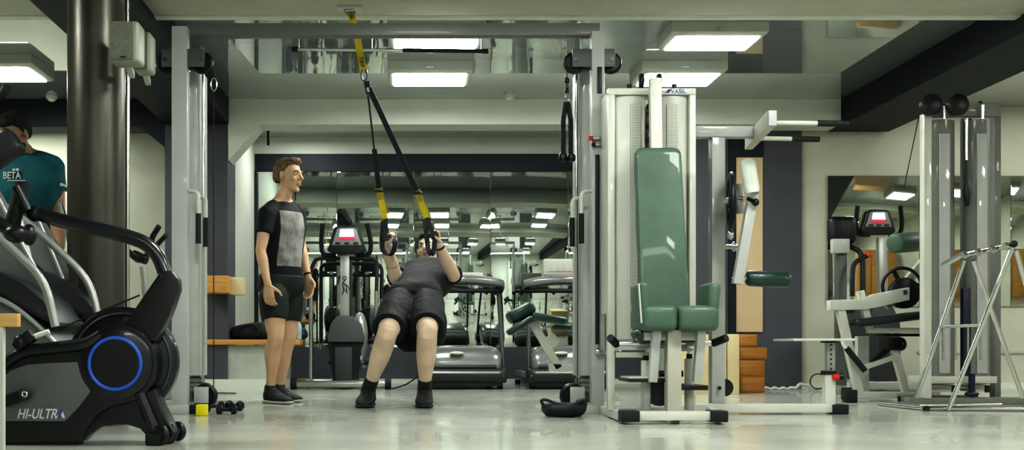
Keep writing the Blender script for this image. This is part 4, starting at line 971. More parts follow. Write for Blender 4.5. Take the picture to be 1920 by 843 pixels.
# ------------------------------------------------------------------ smaller things
def small():
    # wooden top board of the plaster block and the wall shelf
    a, b = P(372, 630, 10.02), P(562, 644, 10.02)
    tag(MB().b2(a.x, b.x, 10.02, 10.6, .425, .475).build('bench_board', WOOD(), bev=.005), 'long orange wooden board lying on the plaster block in the niche', 'bench top')
    t = thing('wall_shelf', 'short thick wooden shelf fixed to the dark pillar', 'shelf', (P(412, 550, 9.8).x, 9.8, P(0, 553, 9.8).z))
    a, b = P(377, 516, 9.7), P(427, 548, 9.7)
    mb = MB(); mb.b2(a.x, b.x, 9.7, 10.04, b.z, a.z); mb.build('shelf_board', WOOD(), t, bev=.004)
    MB().b2(b.x, b.x + .115, 9.85, 10.04, b.z - .01, a.z - .005).build('shelf_return', CREAM(), t, bev=.004)
    # black bag on the bench
    Y = 10.15; a, b = P(430, 603, Y), P(500, 632, Y)
    t = thing('gym_bag', 'flat black gym bag lying on the orange wooden board', 'bag', ((a.x + b.x) / 2, Y + .15, .475))
    mb = MB(); mb.loft([(V(a.x, Y + .15, .50), V(0, .10, 0), V(0, 0, .025)), (V(a.x + .02, Y + .15, .535), V(0, .14, 0), V(0, 0, .06)), (V((a.x + b.x) / 2, Y + .15, .555), V(0, .15, 0), V(0, 0, .08)), (V(b.x - .02, Y + .15, .56), V(0, .14, 0), V(0, 0, .085)), (V(b.x, Y + .15, .54), V(0, .1, 0), V(0, 0, .06))], 24, .6, 4)
    mb.build('body', mat('black_nylon', (.012, .014, .02), .55, 0, .3, 14, .5, 30), t)
    MB().tube(curve([V(a.x + .08, Y + .0, .54), V(a.x + .13, Y - .012, .60), V(b.x - .12, Y - .012, .61), V(b.x - .07, Y, .55)], 6), .007, 8).build('handle', RUBBER(), t)
    # bottles and bundle beyond the standing man
    for x, col, lab, h, r in ((508, (.5, .54, .6), 'clear plastic bottle standing beside the flat black gym bag', .17, .026), (560, (.35, .45, .5), 'pale plastic bottle leaning by the black bundle on the board', .19, .03)):
        p = P(x, 0, 10.2)
        t = thing('water_bottle', lab, 'bottle', (p.x, 10.2, .475), 'bottles on the bench')
        MB().tube([V(p.x, 10.2, .475), V(p.x, 10.2, .48), V(p.x, 10.2, .475 + h * .7), V(p.x, 10.2, .475 + h * .82), V(p.x, 10.2, .475 + h * .9)], [r * .8, r, r, r * .6, r * .4], 20).build('bottle_body', mat('bottle_%d' % x, col, .1, 0, .2, 20, coat=.5), t)
        MB().cyl((p.x, 10.2, .475 + h * .88), (p.x, 10.2, .475 + h), r * .5).build('cap', mat('cap_white', (.6, .65, .7), .4), t)
    p = P(554, 0, 10.3)
    mb = MB(); 
    for dx, dz, r in ((-.05, .05, .07), (.04, .06, .075), (.0, .1, .06), (.07, .04, .05)): mb.ell((p.x + dx, 10.32, .48 + dz * .95), (r, .09, r * .75))
    o = vbuild(mb, 'clothes_bundle', mat('black_nylon', (0, 0, 0)), None, .012, 3, .006, 14); 
    tag(o, 'crumpled black bundle on the board right behind the standing man', 'bundle')
    # pull-down yellow block and dark dumbbells
    Y = 6.28
    a, b = P(367, 758, Y), P(387, 781, Y)
    tag(MB().b2(a.x, b.x, Y, Y + .06, 0.001, a.z).build('yellow_block', mat('yellow_block', (.75, .68, .02), .45, 0, .03, 9), bev=.003), 'small bright yellow block on the floor by the cable tower foot', 'block')
    for i, (x, yy, r, lab, an) in enumerate(((402, 6.74, .030, 'small black dumbbell next to the yellow block', 20), (440, 6.78, .032, 'small black dumbbell farthest from the yellow block, at the end', -30), (425, 6.42, .028, 'small black dumbbell lying in the middle, between two others', 5))):
        p = V(P(x, 0, yy).x, yy, r)
        t = thing('dumbbell', lab, 'dumbbell', (p.x, yy, 0), 'small dumbbells on the floor')
        d = V(math.cos(math.radians(an)), math.sin(math.radians(an)), 0)
        MB().cyl(p - d * .03, p + d * .03, .011).build('bar', RUBBER(), t)
        for s_ in (-1, 1): MB().tube([p + d * s_ * .025, p + d * s_ * .03, p + d * s_ * .055, p + d * s_ * .062], [r * .8, r, r, r * .75], 6).build('head', BLACK(), t)
    p = P(410, 736, 7.4); p.z = max(p.z, .03)
    tag(MB().cyl(P(380, 737, 9.2), P(443, 738, 9.2), .012).build('metal_rod', STEEL()), 'thin grey metal rod lying low behind the cable tower', 'rod')
    # floor bag by the right tower
    Y = 6.2; c = P(1057, 0, Y)
    t = thing('sling_bag', 'black open handled bag slumped on the floor before the cable tower', 'bag', (c.x, Y, 0))
    mb = MB(); mb.loft([(V(c.x, Y, .004), V(.10, 0, 0), V(0, .07, 0)), (V(c.x, Y, .03), V(.125, 0, 0), V(0, .095, 0)), (V(c.x, Y, .055), V(.13, 0, 0), V(0, .10, 0)), (V(c.x, Y, .075), V(.12, 0, 0), V(0, .09, 0))], 28, .9, 4)
    mb.ell((c.x + .10, Y, .07), (.035, .05, .035)); mb.ell((c.x - .02, Y - .02, .06), (.1, .07, .02))
    me = vbuild(mb, 'body', mat('black_nylon', (0, 0, 0)), t, .006, 2, .005, 16)
    MB().tube(curve([V(c.x - .11, Y - .03, .05), V(c.x - .135, Y - .04, .09), V(c.x - .11, Y - .05, .10), V(c.x - .04, Y - .07, .075), V(c.x + .04, Y - .07, .07), V(c.x + .11, Y - .04, .10)], 6), .009, 8).build('handle', mat('black_nylon', (0, 0, 0)), t)
    # wooden drawers and cream boxes near the dark wall
    Y = 9.1
    t = thing('cream_cabinet', 'cream wooden box cabinet standing behind the machine post', 'cabinet', (P(1340, 0, Y).x, Y + .2, 0))
    a, b = P(1270, 626, Y), P(1362, 738, Y)
    MB().b2(a.x, b.x, Y, Y + .45, 0, a.z).build('body', CREAM(), t, bev=.004)
    MB().b2(P(1364, 0, Y).x, P(1385, 0, Y).x, Y - .02, Y + .45, 0, a.z).build('side_board', CREAM(), t, bev=.004)
    for i, (x0, x1, y0, y1, lab) in enumerate(((1388, 1434, 683, 734, 'dark orange wooden drawer box, lowest of the stack by the dark wall'), (1388, 1438, 657, 681, 'wide orange wooden box, middle of the stack by the dark wall'), (1388, 1420, 630, 656, 'small reddish orange wooden box topping the stack by the dark wall'))):
        Y = 9.4; a, b = P(x0, y0, Y), P(x1, y1, Y)
        zb = (0, .295, .405)[i]; zt = (.29, .40, .515)[i]
        t = thing('wooden_box', lab, 'box', ((a.x + b.x) / 2, Y + .15, zb), 'stacked wooden boxes')
        MB().b2(a.x, b.x, Y, Y + .35, zb + .001, zt).build('body', ORWOOD(), t, bev=.004)
        mb = MB()
        n = 2 if i == 0 else 1
        for k in range(n): 
            z0 = zb + (zt - zb) * k / n
            mb.b2(a.x + .01, b.x - .01, Y - .008, Y, z0 + .012, z0 + (zt - zb) / n - .01)
        mb.build('front_board', ORWOOD(), t, bev=.003)
    # white cable along the wall, black coil, pipe
    Y = 9.8
    mb = MB(); mb.tube([P(1425 + i * 2, 728 + 1.5 * math.sin(i * .8) - (8 * math.exp(-((i - 40) / 6) ** 2)), 10.1) * 1 for i in range(56)], .016, 8)
    for v in mb.bm.verts: v.co.z = max(v.co.z - .0, .002)
    tag(mb.build('floor_cable', mat('white_cable', (.62, .65, .6), .5)), 'white cable lying along the wall base beside the dark column', 'cable')
    c = P(1534, 719, 9.9); c.z = .085
    tag(MB().ring(c, (.2, 1, .1), .07, .006, 36, 6).build('cable_loop', RUBBER()), 'round black cable loop by the white wall strip', 'cable')
    tag(MB().cyl((P(1590, 0, 10.2).x, 10.2, .055), (P(1760, 0, 10.2).x, 10.2, .055), .04).build('wall_pipe', WHITEP()), 'thick pale pipe lying on the floor along the far wall', 'pipe')
    tag(MB().b2(P(1577, 0, 10.38).x, P(1583, 0, 10.38).x, 10.37, 10.4, P(0, 672, 10.38).z, P(0, 660, 10.38).z).build('wall_socket', WHITEP(), bev=.002), 'small white socket on the white wall low behind the machine', 'socket')
    # power cable of the trainer
    tag(MB().tube(curve([V(P(735, 0, 10.2).x, 10.2, .006), V(P(760, 0, 10.4).x, 10.3, .04), V(P(785, 0, 10.6).x, 10.6, .12), V(P(800, 0, 10.8).x, 10.9, .2)], 6), .008, 8).build('power_cord', RUBBER()), 'thin black power cord rising between trainer foot and treadmill', 'cord')
    # wooden lockers out of frame, seen in the far mirror
    for i in range(3):
        x = 5.95 + i * .62
        t = thing('wooden_locker', 'orange wooden locker out of frame, reflected in the far wall mirror', 'locker', (x + .3, 5.2, 0), 'reflected wooden lockers')
        MB().b2(x, x + .6, 5.0, 5.5, 0, 1.62).build('body', WOOD(), t, bev=.004)
        for k in range(3): MB().b2(x + .03, x + .57, 5.5, 5.515, .05 + k * .52, .53 + k * .52).build('door', WOOD(), t, bev=.003)
    # white block added out of view to brighten the niche mirror image
    MBc = MB().b2(.45, 1.75, -1.4, -1.1, 0, 2.35); tag(MBc.build('mirror_bright_block', mat('block_white', (.6, .62, .58), .5), bev=.005), 'white block added behind the camera to brighten the niche mirror', 'cabinet')
small()

def spin_bike():
    Y = 8.2
    t = thing('spin_bike', 'black bike handlebar on a grey post between the round column and cable tower', 'exercise bike', (P(272, 700, Y).x, Y, 0))
    MB().tube([V(P(272, 0, Y).x, Y, .05), P(274, 560, Y), P(268, 500, Y)], .028).build('post', SILVER(), t)
    MB().tube(bend([P(240, 470, Y), P(262, 492, Y), P(282, 470, Y), P(284, 446, Y - .05), P(298, 424, Y - .1)], .05), .022).build('handlebar', RUBBER(), t)
    MB().tube(bend([P(286, 470, Y + .2), P(300, 452, Y + .15), P(312, 440, Y + .1)], .05), .02).build('handlebar', RUBBER(), t)
    MB().cushion(P(262, 482, Y), (.13, .10, .07), rotm('Y', 25), .02).build('console', BLACK(), t)
    MB().b2(P(272, 0, Y).x - .22, P(272, 0, Y).x + .22, Y - .03, Y + .03, 0, .05).build('foot_bar', SILVER(), t, bev=.006)
spin_bike()
o = MB().beam(V(P(118, 0, 7.3).x, 7.3, 0.005), V(P(118, 0, 7.3).x + .05, 7.5, 1.16), .14, .03, ref=(0, 1, 0)).build('wooden_plank', WOOD(), bev=.003)
tag(o, 'upright orange wooden plank showing just beside the round column and the teal shirt', 'plank')
# ------------------------------------------------------------------ people
def skin_mat(name, c):
    m = mat(name, c, .5, 0, .08, 14, .06, 90); b = m.node_tree.nodes['Principled BSDF']
    b.inputs['Subsurface Weight'].default_value = .1; b.inputs['Subsurface Radius'].default_value = (.02, .008, .004); return m
def limb(mb, pts, rs, n=18, k=4):
    secs = []
    pts = [Vector(p) for p in pts]
    P2 = []; R2 = []
    q = list(zip(pts, rs))
    for i in range(len(q) - 1):
        a, b, c, d = q[max(i - 1, 0)], q[i], q[i + 1], q[min(i + 2, len(q) - 1)]
        for j in range(k):
            P2.append(cr(a[0], b[0], c[0], d[0], j / k)); R2.append(cr(a[1], b[1], c[1], d[1], j / k))
    P2.append(pts[-1]); R2.append(rs[-1])
    mb.tube(P2, R2, n)
    mb.ell(P2[0], (R2[0],) * 3); mb.ell(P2[-1], (R2[-1],) * 3)
def head(mb, C, F, U, sc=1.0, beard=False):
    F = Vector(F).normalized(); U = Vector(U); U = (U - F * U.dot(F)).normalized(); Rt = F.cross(U).normalized()
    M = Matrix((Rt, F, U)).transposed(); g = lambda x, y, z: Vector(C) + M @ (Vector((x, y, z)) * sc)
    def e(c, r, R=None): mb.ell(g(*c), [v * sc for v in r], M @ R if R is not None else M, 24)
    e((0, -.014, .036), (.0745, .094, .080)); e((0, .020, -.018), (.060, .070, .082)); e((0, .034, -.074), (.044, .044, .032))
    e((0, .072, -.094), (.021, .017, .017)); e((0, .010, -.060), (.054, .050, .035))
    e((0, .079, .028), (.048, .014, .010)); e((.034, .060, -.022), (.024, .022, .024)); e((-.034, .060, -.022), (.024, .022, .024))
    mb.tube([g(0, .084, .022), g(0, .098, .0), g(0, .110, -.020), g(0, .104, -.028)], [.0085 * sc, .0095 * sc, .013 * sc, .008 * sc], 12)
    e((.011, .094, -.025), (.008, .009, .008)); e((-.011, .094, -.025), (.008, .009, .008))
    e((0, .088, -.052), (.022, .010, .0055)); e((0, .086, -.064), (.020, .010, .006))
    for s in (-1, 1):
        e((s * .030, .074, .010), (.016, .012, .011))
        e((s * .076, -.006, -.004), (.009, .020, .031), rotm('Z', -s * 22))
    return M, g
def face_parts(g, M, sc, root, hairm, lipm, brow=True):
    for s in (-1, 1):
        MB().ell(g(s * .030, .0815, .008), (.0105 * sc, .0062 * sc, .0068 * sc), M).build('eye', mat('eye_white', (.62, .60, .55), .3), root)
        MB().ell(g(s * .030, .0868, .008), (.0052 * sc, .0018 * sc, .0055 * sc), M).build('iris', mat('iris_dark', (.03, .025, .02), .2), root)
        if brow: MB().tube([g(s * .013, .0925, .026), g(s * .030, .0905, .031), g(s * .045, .079, .027)], [.003 * sc, .0042 * sc, .002 * sc], 8).build('eyebrow', hairm, root)
    mb = MB(); mb.ell(g(0, .0945, -.0525), (.019 * sc, .0055 * sc, .0042 * sc), M); mb.ell(g(0, .0925, -.062), (.017 * sc, .0055 * sc, .005 * sc), M); mb.build('lips', lipm, root)
def hand(mb, W, D, N, T, curl=25, sc=1.0, spread=.0, thumb_in=.3):
    D = Vector(D).normalized(); T = Vector(T); T = (T - D * T.dot(D)).normalized(); N0 = D.cross(T).normalized()
    N = N0 if N0.dot(Vector(N)) > 0 else -N0
    W = Vector(W)
    mb.loft([(W - D * .02 * sc, T * .026 * sc, N * .019 * sc), (W + D * .01 * sc, T * .028 * sc, N * .018 * sc), (W + D * .045 * sc, T * .039 * sc, N * .016 * sc), (W + D * .085 * sc, T * .041 * sc, N * .013 * sc), (W + D * .094 * sc, T * .037 * sc, N * .009 * sc)], 18, .85, 3)
    for off, L in ((.031, .072), (.0105, .080), (-.010, .075), (-.030, .060)):
        p = W + D * .088 * sc + T * off * sc; pts = [p - D * .02 * sc, p]; a = 0
        dd = (D + T * off * spread * 10).normalized()
        for seg, c in ((.44, 1.0), (.31, 1.15), (.25, .8)):
            a += math.radians(curl * c); p = p + (dd * math.cos(a) + N * math.sin(a)) * L * seg * sc; pts.append(p)
        limb(mb, pts, [.0090 * sc, .0090 * sc, .0086 * sc, .0078 * sc, .0066 * sc], 10, 2)
    p = W + D * .022 * sc + T * .028 * sc
    d = (D * .62 + T * .75 + N * thumb_in).normalized(); d2 = (D * .9 + T * .25 + N * (thumb_in + .15)).normalized()
    limb(mb, [p - d * .015 * sc, p + d * .03 * sc, p + d * .052 * sc + d2 * .005 * sc, p + d * .052 * sc + d2 * .034 * sc], [.014 * sc, .0125 * sc, .0105 * sc, .008 * sc], 10, 2)
def torso_secs(J, k=1.0, add=0.0, top=True, waist=.135, belly=.105, chest=.165, hem=None):
    # J: pelvis, chest, neck, u_hip (unit side), u_sh (unit side), f (front)
    pel, che, nk = J['pelvis'], J['chest'], J['neck']; uh, us = J['uh'], J['us']
    ax = (che - pel).normalized(); S_ = []
    def sec(c, u, axd, hw, hd):
        f = axd.cross(u).normalized(); return (c, u.normalized() * (hw + add) * k, f * (hd + add) * k)
    ax2 = (nk - che).normalized()
    mid = pel.lerp(che, .5)
    S_.append(sec(pel - ax * .10, uh, ax, .10, .075))
    S_.append(sec(pel - ax * .04, uh, ax, .165, .105))
    S_.append(sec(pel + ax * .03, uh, ax, .168, .112))
    S_.append(sec(pel.lerp(che, .38), uh.lerp(us, .3), ax, waist, belly))
    S_.append(sec(pel.lerp(che, .70), uh.lerp(us, .7), ax, waist * .5 + chest * .5, belly * .5 + .058))
    S_.append(sec(che, us, ax.lerp(ax2, .3), chest, .118))
    S_.append(sec(che.lerp(nk, .45), us, ax2, chest * .98, .110))
    S_.append(sec(che.lerp(nk, .72), us, ax2, chest * .80, .085))
    S_.append(sec(che.lerp(nk, .9), us, ax2, .085, .068))
    S_.append(sec(nk, us, ax2, .060, .058))
    return S_
def person(label, loc, J, skin, shirt, shorts, shoe_m, head_dir, head_up, hair_f, hands, k=1.0, hs=1.0, wr=.0045, sleeve=.55, short_len=.72, sock=None, shoes=True, beardm=None, belly=.105, lipc=(.40, .22, .17), leg_k=1.0, hem_drop=.0, arm_k=1.0, name_hair=None, chest=.165):
    t = thing('person', label, 'person', loc); lk = k * leg_k
    # ---- body
    mb = MB(); ts = torso_secs(J, k, 0, belly=belly, chest=chest); mb.loft(ts, 28, .9, 4)
    hc = J['head']; nk = J['neck']
    F = Vector(head_dir).normalized(); Uh = Vector(head_up).normalized()
    base = hc - Uh * .075 * hs - F * .012
    limb(mb, [J['chest'].lerp(nk, .7), nk, base, base + Uh * .05], [.07 * k, .062 * k, .056 * k, .054 * k])
    # trapezius
    for s in ('R', 'L'):
        limb(mb, [nk.lerp(base, .35), nk.lerp(J['sh' + s], .55) + (nk - J['chest']).normalized() * .018, J['sh' + s]], [.042 * k, .044 * k, .052 * k])
        sh, el, wrp = J['sh' + s], J['el' + s], J['wr' + s]
        limb(mb, [sh, sh.lerp(el, .35), sh.lerp(el, .75), el, el.lerp(wrp, .28), el.lerp(wrp, .7), wrp], [v * k * arm_k for v in (.056, .051, .043, .039, .041, .031, .0255)])
        hp, kn, an = J['hip' + s], J['kn' + s], J['an' + s]
        back = J['back']
        limb(mb, [hp, hp.lerp(kn, .3), hp.lerp(kn, .72), kn, kn.lerp(an, .22) + back * .014, kn.lerp(an, .42) + back * .010, kn.lerp(an, .75), an], [v * lk for v in (.092, .088, .068, .056, .056, .053, .037, .034)])
        kf = -back
        mb.ell(kn + kf * .024 * lk, (.034 * lk, .030 * lk, .042 * lk))
        ft = J['ft' + s]; an2 = Vector((an.x, an.y, an.z))
        limb(mb, [an2, Vector((an2.x, an2.y, .055)), Vector((ft.x, ft.y, .035)).lerp(Vector((an2.x, an2.y, .04)), .45)], [.034 * k, .024, .018])
    for s in ('R', 'L'):
        h = hands[s]; hand(mb, J['wr' + s], h[0], h[1], h[2], h[3], hs * .98, thumb_in=h[4])
    M, g = head(mb, hc, F, Uh, hs)
    body = vbuild(mb, 'body', skin, t, .0048, 4)
    hm = hair_f(g, M, hs, t)
    face_parts(g, M, hs, t, hm, mat('lip_' + label[:4], lipc, .45))
    # ---- shirt
    mb = MB(); ts = torso_secs(J, k, .013, belly=belly, chest=chest)
    ax = (J['chest'] - J['pelvis']).normalized()
    ts2 = [(J['pelvis'] - ax * (.02 + hem_drop), ts[2][1] * 1.02, ts[2][2] * 1.03)] + [ts[2]] + ts[3:9]
    c9, u9, f9 = ts[9]; ts2.append((ts[8][0].lerp(c9, .35), u9 * 1.12, f9 * 1.1))
    mb.loft(ts2, 30, .9, 4)
    for s in ('R', 'L'):
        sh, el = J['sh' + s], J['el' + s]
        e = sh.lerp(el, sleeve)
        limb2 = [sh + (nk - sh) * .25, sh, sh.lerp(el, sleeve * .5), e]
        mb.tube(curve(limb2, 3), [.062 * k] * 1 + [.064 * k + (.0) * i for i in range(8)] + [.064 * k * arm_k] , 18)
        mb.ell(sh, (.068 * k,) * 3)
        limb(mb, [nk.lerp(J['chest'], .22), nk.lerp(sh, .55) + (nk - J['chest']).normalized() * .012, sh], [.060 * k, .054 * k, .062 * k])
    vbuild(mb, 'shirt', shirt, t, .007, 3, wr, 11, (1, 1, .5))
    # ---- shorts
    mb = MB(); ts = torso_secs(J, k, .018, belly=belly, chest=chest)
    mb.loft([ts[0], ts[1], ts[2], (J['pelvis'] + ax * .075, ts[2][1] * .97, ts[2][2] * .98)], 28, .9, 4)
    for s in ('R', 'L'):
        hp, kn = J['hip' + s], J['kn' + s]
        q = [hp, hp.lerp(kn, short_len * .5), hp.lerp(kn, short_len)]
        mb.tube(curve(q, 4), [v * lk for v in (.100, .101, .102, .102, .100, .098, .095, .093, .092)], 24)
        mb.ell(hp, (.105 * k, .105 * k, .1 * k))
    for c_, r_ in J.get('drape', []): mb.ell(c_, r_)
    vbuild(mb, 'shorts', shorts, t, .007, 3, wr * 1.2, 8, (1, 1, .5))
    # ---- shoes
    if shoes:
        for s in ('R', 'L'):
            an, ft = J['an' + s], J['ft' + s]; fl = Vector((ft.x - an.x, ft.y - an.y, 0)).normalized(); sd = Vector((-fl.y, fl.x, 0)); up = Vector((0, 0, 1))
            hl = Vector((an.x, an.y, 0)) - fl * .055
            def sc_(d, w, z0, z1): return (hl + fl * d + up * (z0 + z1) / 2 * lk, sd * w * lk, up * (z1 - z0) / 2 * lk)
            mb = MB()
            secs = [sc_(.0, .022, .02, .075), sc_(.015, .034, .012, .095), sc_(.06, .040, .012, .105), sc_(.11, .042, .012, .088), sc_(.17, .048, .012, .068), sc_(.22, .049, .012, .055), sc_(.262, .040, .014, .043), sc_(.282, .02, .018, .034)]
            mb.loft(secs, 22, .8, 3)
            limb(mb, [hl + fl * .055 + up * .06, Vector((an.x, an.y, max(an.z * .9, .09)))], [.046 * lk, .043 * lk])
            limb(mb, [hl + fl * .06 + up * .075, hl + fl * .13 + up * .06], [.044, .036])
            if sock: limb(mb, [an, an + (J['kn' + s] - an).normalized() * sock], [.041 * lk, .040 * lk])
            sh = vbuild(mb, 'shoe', shoe_m, t, .005, 3)
            mb = MB(); mb.loft([sc_(-.004, .03, 0, .022), sc_(.03, .042, 0, .024), sc_(.11, .042, 0, .02), sc_(.20, .052, 0, .022), sc_(.265, .042, .003, .022), sc_(.288, .02, .008, .022)], 22, .75, 3)
            mb.build('sole', J['sole'], sh)
            mb = MB()
            for i in range(5):
                c = hl + fl * (.10 + i * .018) + up * (.094 - i * .0075) * lk; mb.tube([c - sd * .022, c + up * .004, c + sd * .022], .0032, 6)
            mb.build('laces', J['lace'], sh)
    return t, g, M
def hair_short(m, top=1.0, back=True, messy=.004, front=.0, nm='hair', sides=None):
    def f(g, M, sc, t):
        mb = MB()
        def e(c, r): mb.ell(g(*c), [v * sc for v in r], M, 24)
        e((0, -.019, .036 ), (.0805, .098, .090 * top)); e((0, .040, .092 + front), (.056, .046, .028))
        e((0, -.052, .005), (.072, .062, .072))
        me = voxel(mb, .005, 2)
        inv = M.inverted(); C = g(0, 0, 0)
        bm = bmesh.new(); bm.from_mesh(me)
        kill = []
        for v in bm.verts:
            p = inv @ (v.co - C) / sc
            lim = .066 if p.y > .045 else (.066 - (.045 - p.y) * 1.5 if p.y > -.0 else (-.001 if p.y > -.03 else -.045))
            if p.z < lim: kill.append(v)
            else:
                v.co += v.normal * messy * (noise.noise(v.co * 60) + .5 * noise.noise(v.co * 130))
        bmesh.ops.delete(bm, geom=kill, context='VERTS'); bm.to_mesh(me); bm.free(); me.update()
        off = t.location; me.transform(Matrix.Translation(-off))
        o = link(nm, me, m, t); so = o.modifiers.new('thick', 'SOLIDIFY'); so.thickness = .004; so.offset = -1
        return m
    return f
def wrist_band(t, a, b, r, m, name='wristband', w=.016):
    d = (b - a).normalized(); MB().tube([a - d * w / 2, a - d * w * .35, a + d * w * .35, a + d * w / 2], [r - .001, r + .003, r + .003, r - .001], 22).build(name, m, t)

# --- man standing, watching
def standing():
    Y = 7.7
    j = lambda x, y, dy=0: P(x, y, Y + dy)
    J = dict(pelvis=j(527, 535, .03), chest=j(533, 430, .02), neck=j(528, 378, .02), head=j(541, 330, -.0),
             uh=V(-.72, -.69, 0), us=V(-.62, -.78, 0), back=V(-.75, .6, 0).normalized(),
             shR=j(500, 402, -.15), elR=j(489, 470, -.20), wrR=j(502, 533, -.26),
             shL=j(556, 400, .16), elL=j(565, 462, .20), wrL=j(578, 520, .12),
             hipR=j(513, 552, -.07), knR=j(517, 632, -.14), anR=j(507, 724, -.03),
             hipL=j(541, 552, .10), knL=j(540, 634, .08), anL=j(524, 722, .20),
             ftR=j(548, 745, -.20), ftL=j(562, 745, .05), sole=mat('sole_pale', (.50, .53, .48), .5), lace=mat('lace_grey', (.12, .13, .13), .6))
    sm = shirt_two_tone(J)
    sk = skin_mat('skin_light', (.60, .40, .26))
    hm = mat('hair_blond_brown', (.10, .065, .035), .6, 0, .4, 60, .6, 200, col2=(.24, .17, .09))
    hd = {'R': (V(.10, -.06, -1), V(.25, .9, 0), V(.8, -.25, 0), 26, .5), 'L': (V(.12, -.05, -1), V(-.6, -.6, .1), V(.7, -.55, 0), 20, .3)}
    t, g, M = person('young fair-haired man standing in black and grey T-shirt and dark shorts, watching', V(j(525, 0).x, Y, 0), J, sk, sm,
        mat('shorts_dark_green', (.008, .015, .014), .7, 0, .2, 9, .25, 60), mat('shoe_black', (.014, .017, .02), .6, 0, .3, 60, .3, 200),
        V(.90, -.46, -.05), V(.04, 0, 1), hair_short(hm, 1.0, front=.006, messy=.007), hd, k=.97, hs=1.07, sleeve=.52, short_len=.60, chest=.165, arm_k=.97, leg_k=1.08)
    wrist_band(t, J['wrL'].lerp(J['elL'], .10), J['elL'], .029, RUBBER(), 'watch_strap')
def shirt_two_tone(J):
    m = mat('shirt_black_grey', (.006, .008, .014), .8, 0, 0, 9, .2, 50); nt = m.node_tree; b = nt.nodes['Principled BSDF']
    # grey panel on the front of the chest, measured from the person's own base point
    tc = nt.nodes.new('ShaderNodeTexCoord')
    def dot(v, sx=0):
        n = nt.nodes.new('ShaderNodeVectorMath'); n.operation = 'DOT_PRODUCT'; n.inputs[1].default_value = v; nt.links.new(tc.outputs['Object'], n.inputs[0]); return n.outputs['Value']
    def cmp(a, op, v):
        n = nt.nodes.new('ShaderNodeMath'); n.operation = op; nt.links.new(a, n.inputs[0]); n.inputs[1].default_value = v; return n.outputs[0]
    def mul(a, c):
        n = nt.nodes.new('ShaderNodeMath'); n.operation = 'MULTIPLY'; nt.links.new(a, n.inputs[0]); nt.links.new(c, n.inputs[1]); return n.outputs[0]
    s = dot((.66, .75, 0)); f = dot((.75, -.66, 0)); z = dot((0, 0, 1))
    mask = mul(mul(mul(cmp(s, 'GREATER_THAN', -.088), cmp(s, 'LESS_THAN', .135)), mul(cmp(z, 'GREATER_THAN', CAMZ + (650 - 500) / 259.7), cmp(z, 'LESS_THAN', CAMZ + (650 - 398) / 259.7))), cmp(f, 'GREATER_THAN', .02))
    n = nt.nodes.new('ShaderNodeTexNoise'); n.inputs['Scale'].default_value = 11; n.inputs['Detail'].default_value = 8; nt.links.new(tc.outputs['Object'], n.inputs['Vector'])
    r = nt.nodes.new('ShaderNodeValToRGB'); r.color_ramp.elements[0].position = .35; r.color_ramp.elements[1].position = .6
    r.color_ramp.elements[0].color = (.16, .15, .15, 1); r.color_ramp.elements[1].color = (.36, .35, .34, 1); nt.links.new(n.outputs['Fac'], r.inputs[0])
    mx = nt.nodes.new('ShaderNodeMix'); mx.data_type = 'RGBA'; mx.inputs['A'].default_value = (.005, .007, .012, 1)
    nt.links.new(mask, mx.inputs['Factor']); nt.links.new(r.outputs[0], mx.inputs['B']); nt.links.new(mx.outputs['Result'], b.inputs['Base Color']); return m
standing()

# --- man leaning back on the suspension straps
def leaning():
    j = P
    J = dict(pelvis=j(775, 562, 7.50), chest=j(798, 525, 7.92), neck=j(802, 497, 8.10), head=j(803, 468, 8.16),
             uh=V(-1, 0, 0), us=V(-1, .02, -.03).normalized(), back=V(0, .9, -.4).normalized(),
             shR=j(753, 511, 8.0), elR=j(741, 520, 7.74), wrR=j(727, 462, 7.60),
             shL=j(844, 513, 8.0), elL=j(850, 515, 7.76), wrL=j(822, 457, 7.60),
             hipR=j(750, 570, 7.44), knR=j(727, 622, 7.02), anR=j(690, 733, 7.25),
             hipL=j(800, 570, 7.44), knL=j(801, 620, 7.02), anL=j(796, 735, 7.25),
             drape=[(P(768, 622, 7.33), (.13, .09, .14)), (P(822, 612, 7.2), (.06, .10, .13))], ftR=j(681, 758, 7.05), ftL=j(795, 758, 7.05), sole=mat('sole_dark', (.02, .022, .025), .6), lace=mat('lace_black', (.03, .03, .03), .6))
    sk = skin_mat('skin_pale', (.68, .53, .40))
    hm = mat('hair_dark_brown', (.018, .013, .01), .6, 0, .4, 60, .6, 200)
    hd = {'R': (V(.10, -.25, 1), V(.9, -.4, 0), V(-.3, -1, .1), 78, .7), 'L': (V(-.12, -.25, 1), V(-.9, -.4, 0), V(.3, -1, .1), 78, .7)}
    t, g, M = person('dark-haired man in charcoal T-shirt and black shorts leaning back on suspension straps', V(j(740, 0, 7.2).x, 7.3, 0), J, sk,
        mat('shirt_charcoal', (.020, .022, .028), .85, 0, .15, 10, .3, 45), mat('shorts_black', (.005, .006, .009), .75, 0, .2, 9, .3, 45), mat('shoe_black', (0, 0, 0)),
        V(-.30, -.92, .22), V(-.02, .35, .93), hair_short(hm), hd, k=1.10, hs=1.04, sleeve=.75, short_len=.90, sock=.09, wr=.0065, belly=.118, arm_k=1.12, chest=.182, leg_k=1.12)
    wrist_band(t, J['wrL'].lerp(J['elL'], .10), J['elL'], .034, RUBBER(), 'watch_strap')
    wrist_band(t, J['wrR'].lerp(J['elR'], .62), J['elR'], .0445, mat('arm_band', (.10, .085, .07), .6), 'arm_band', .022)
    # ankle socks show above the shoes: child mesh of body colour is covered by the shoe collar
leaning()

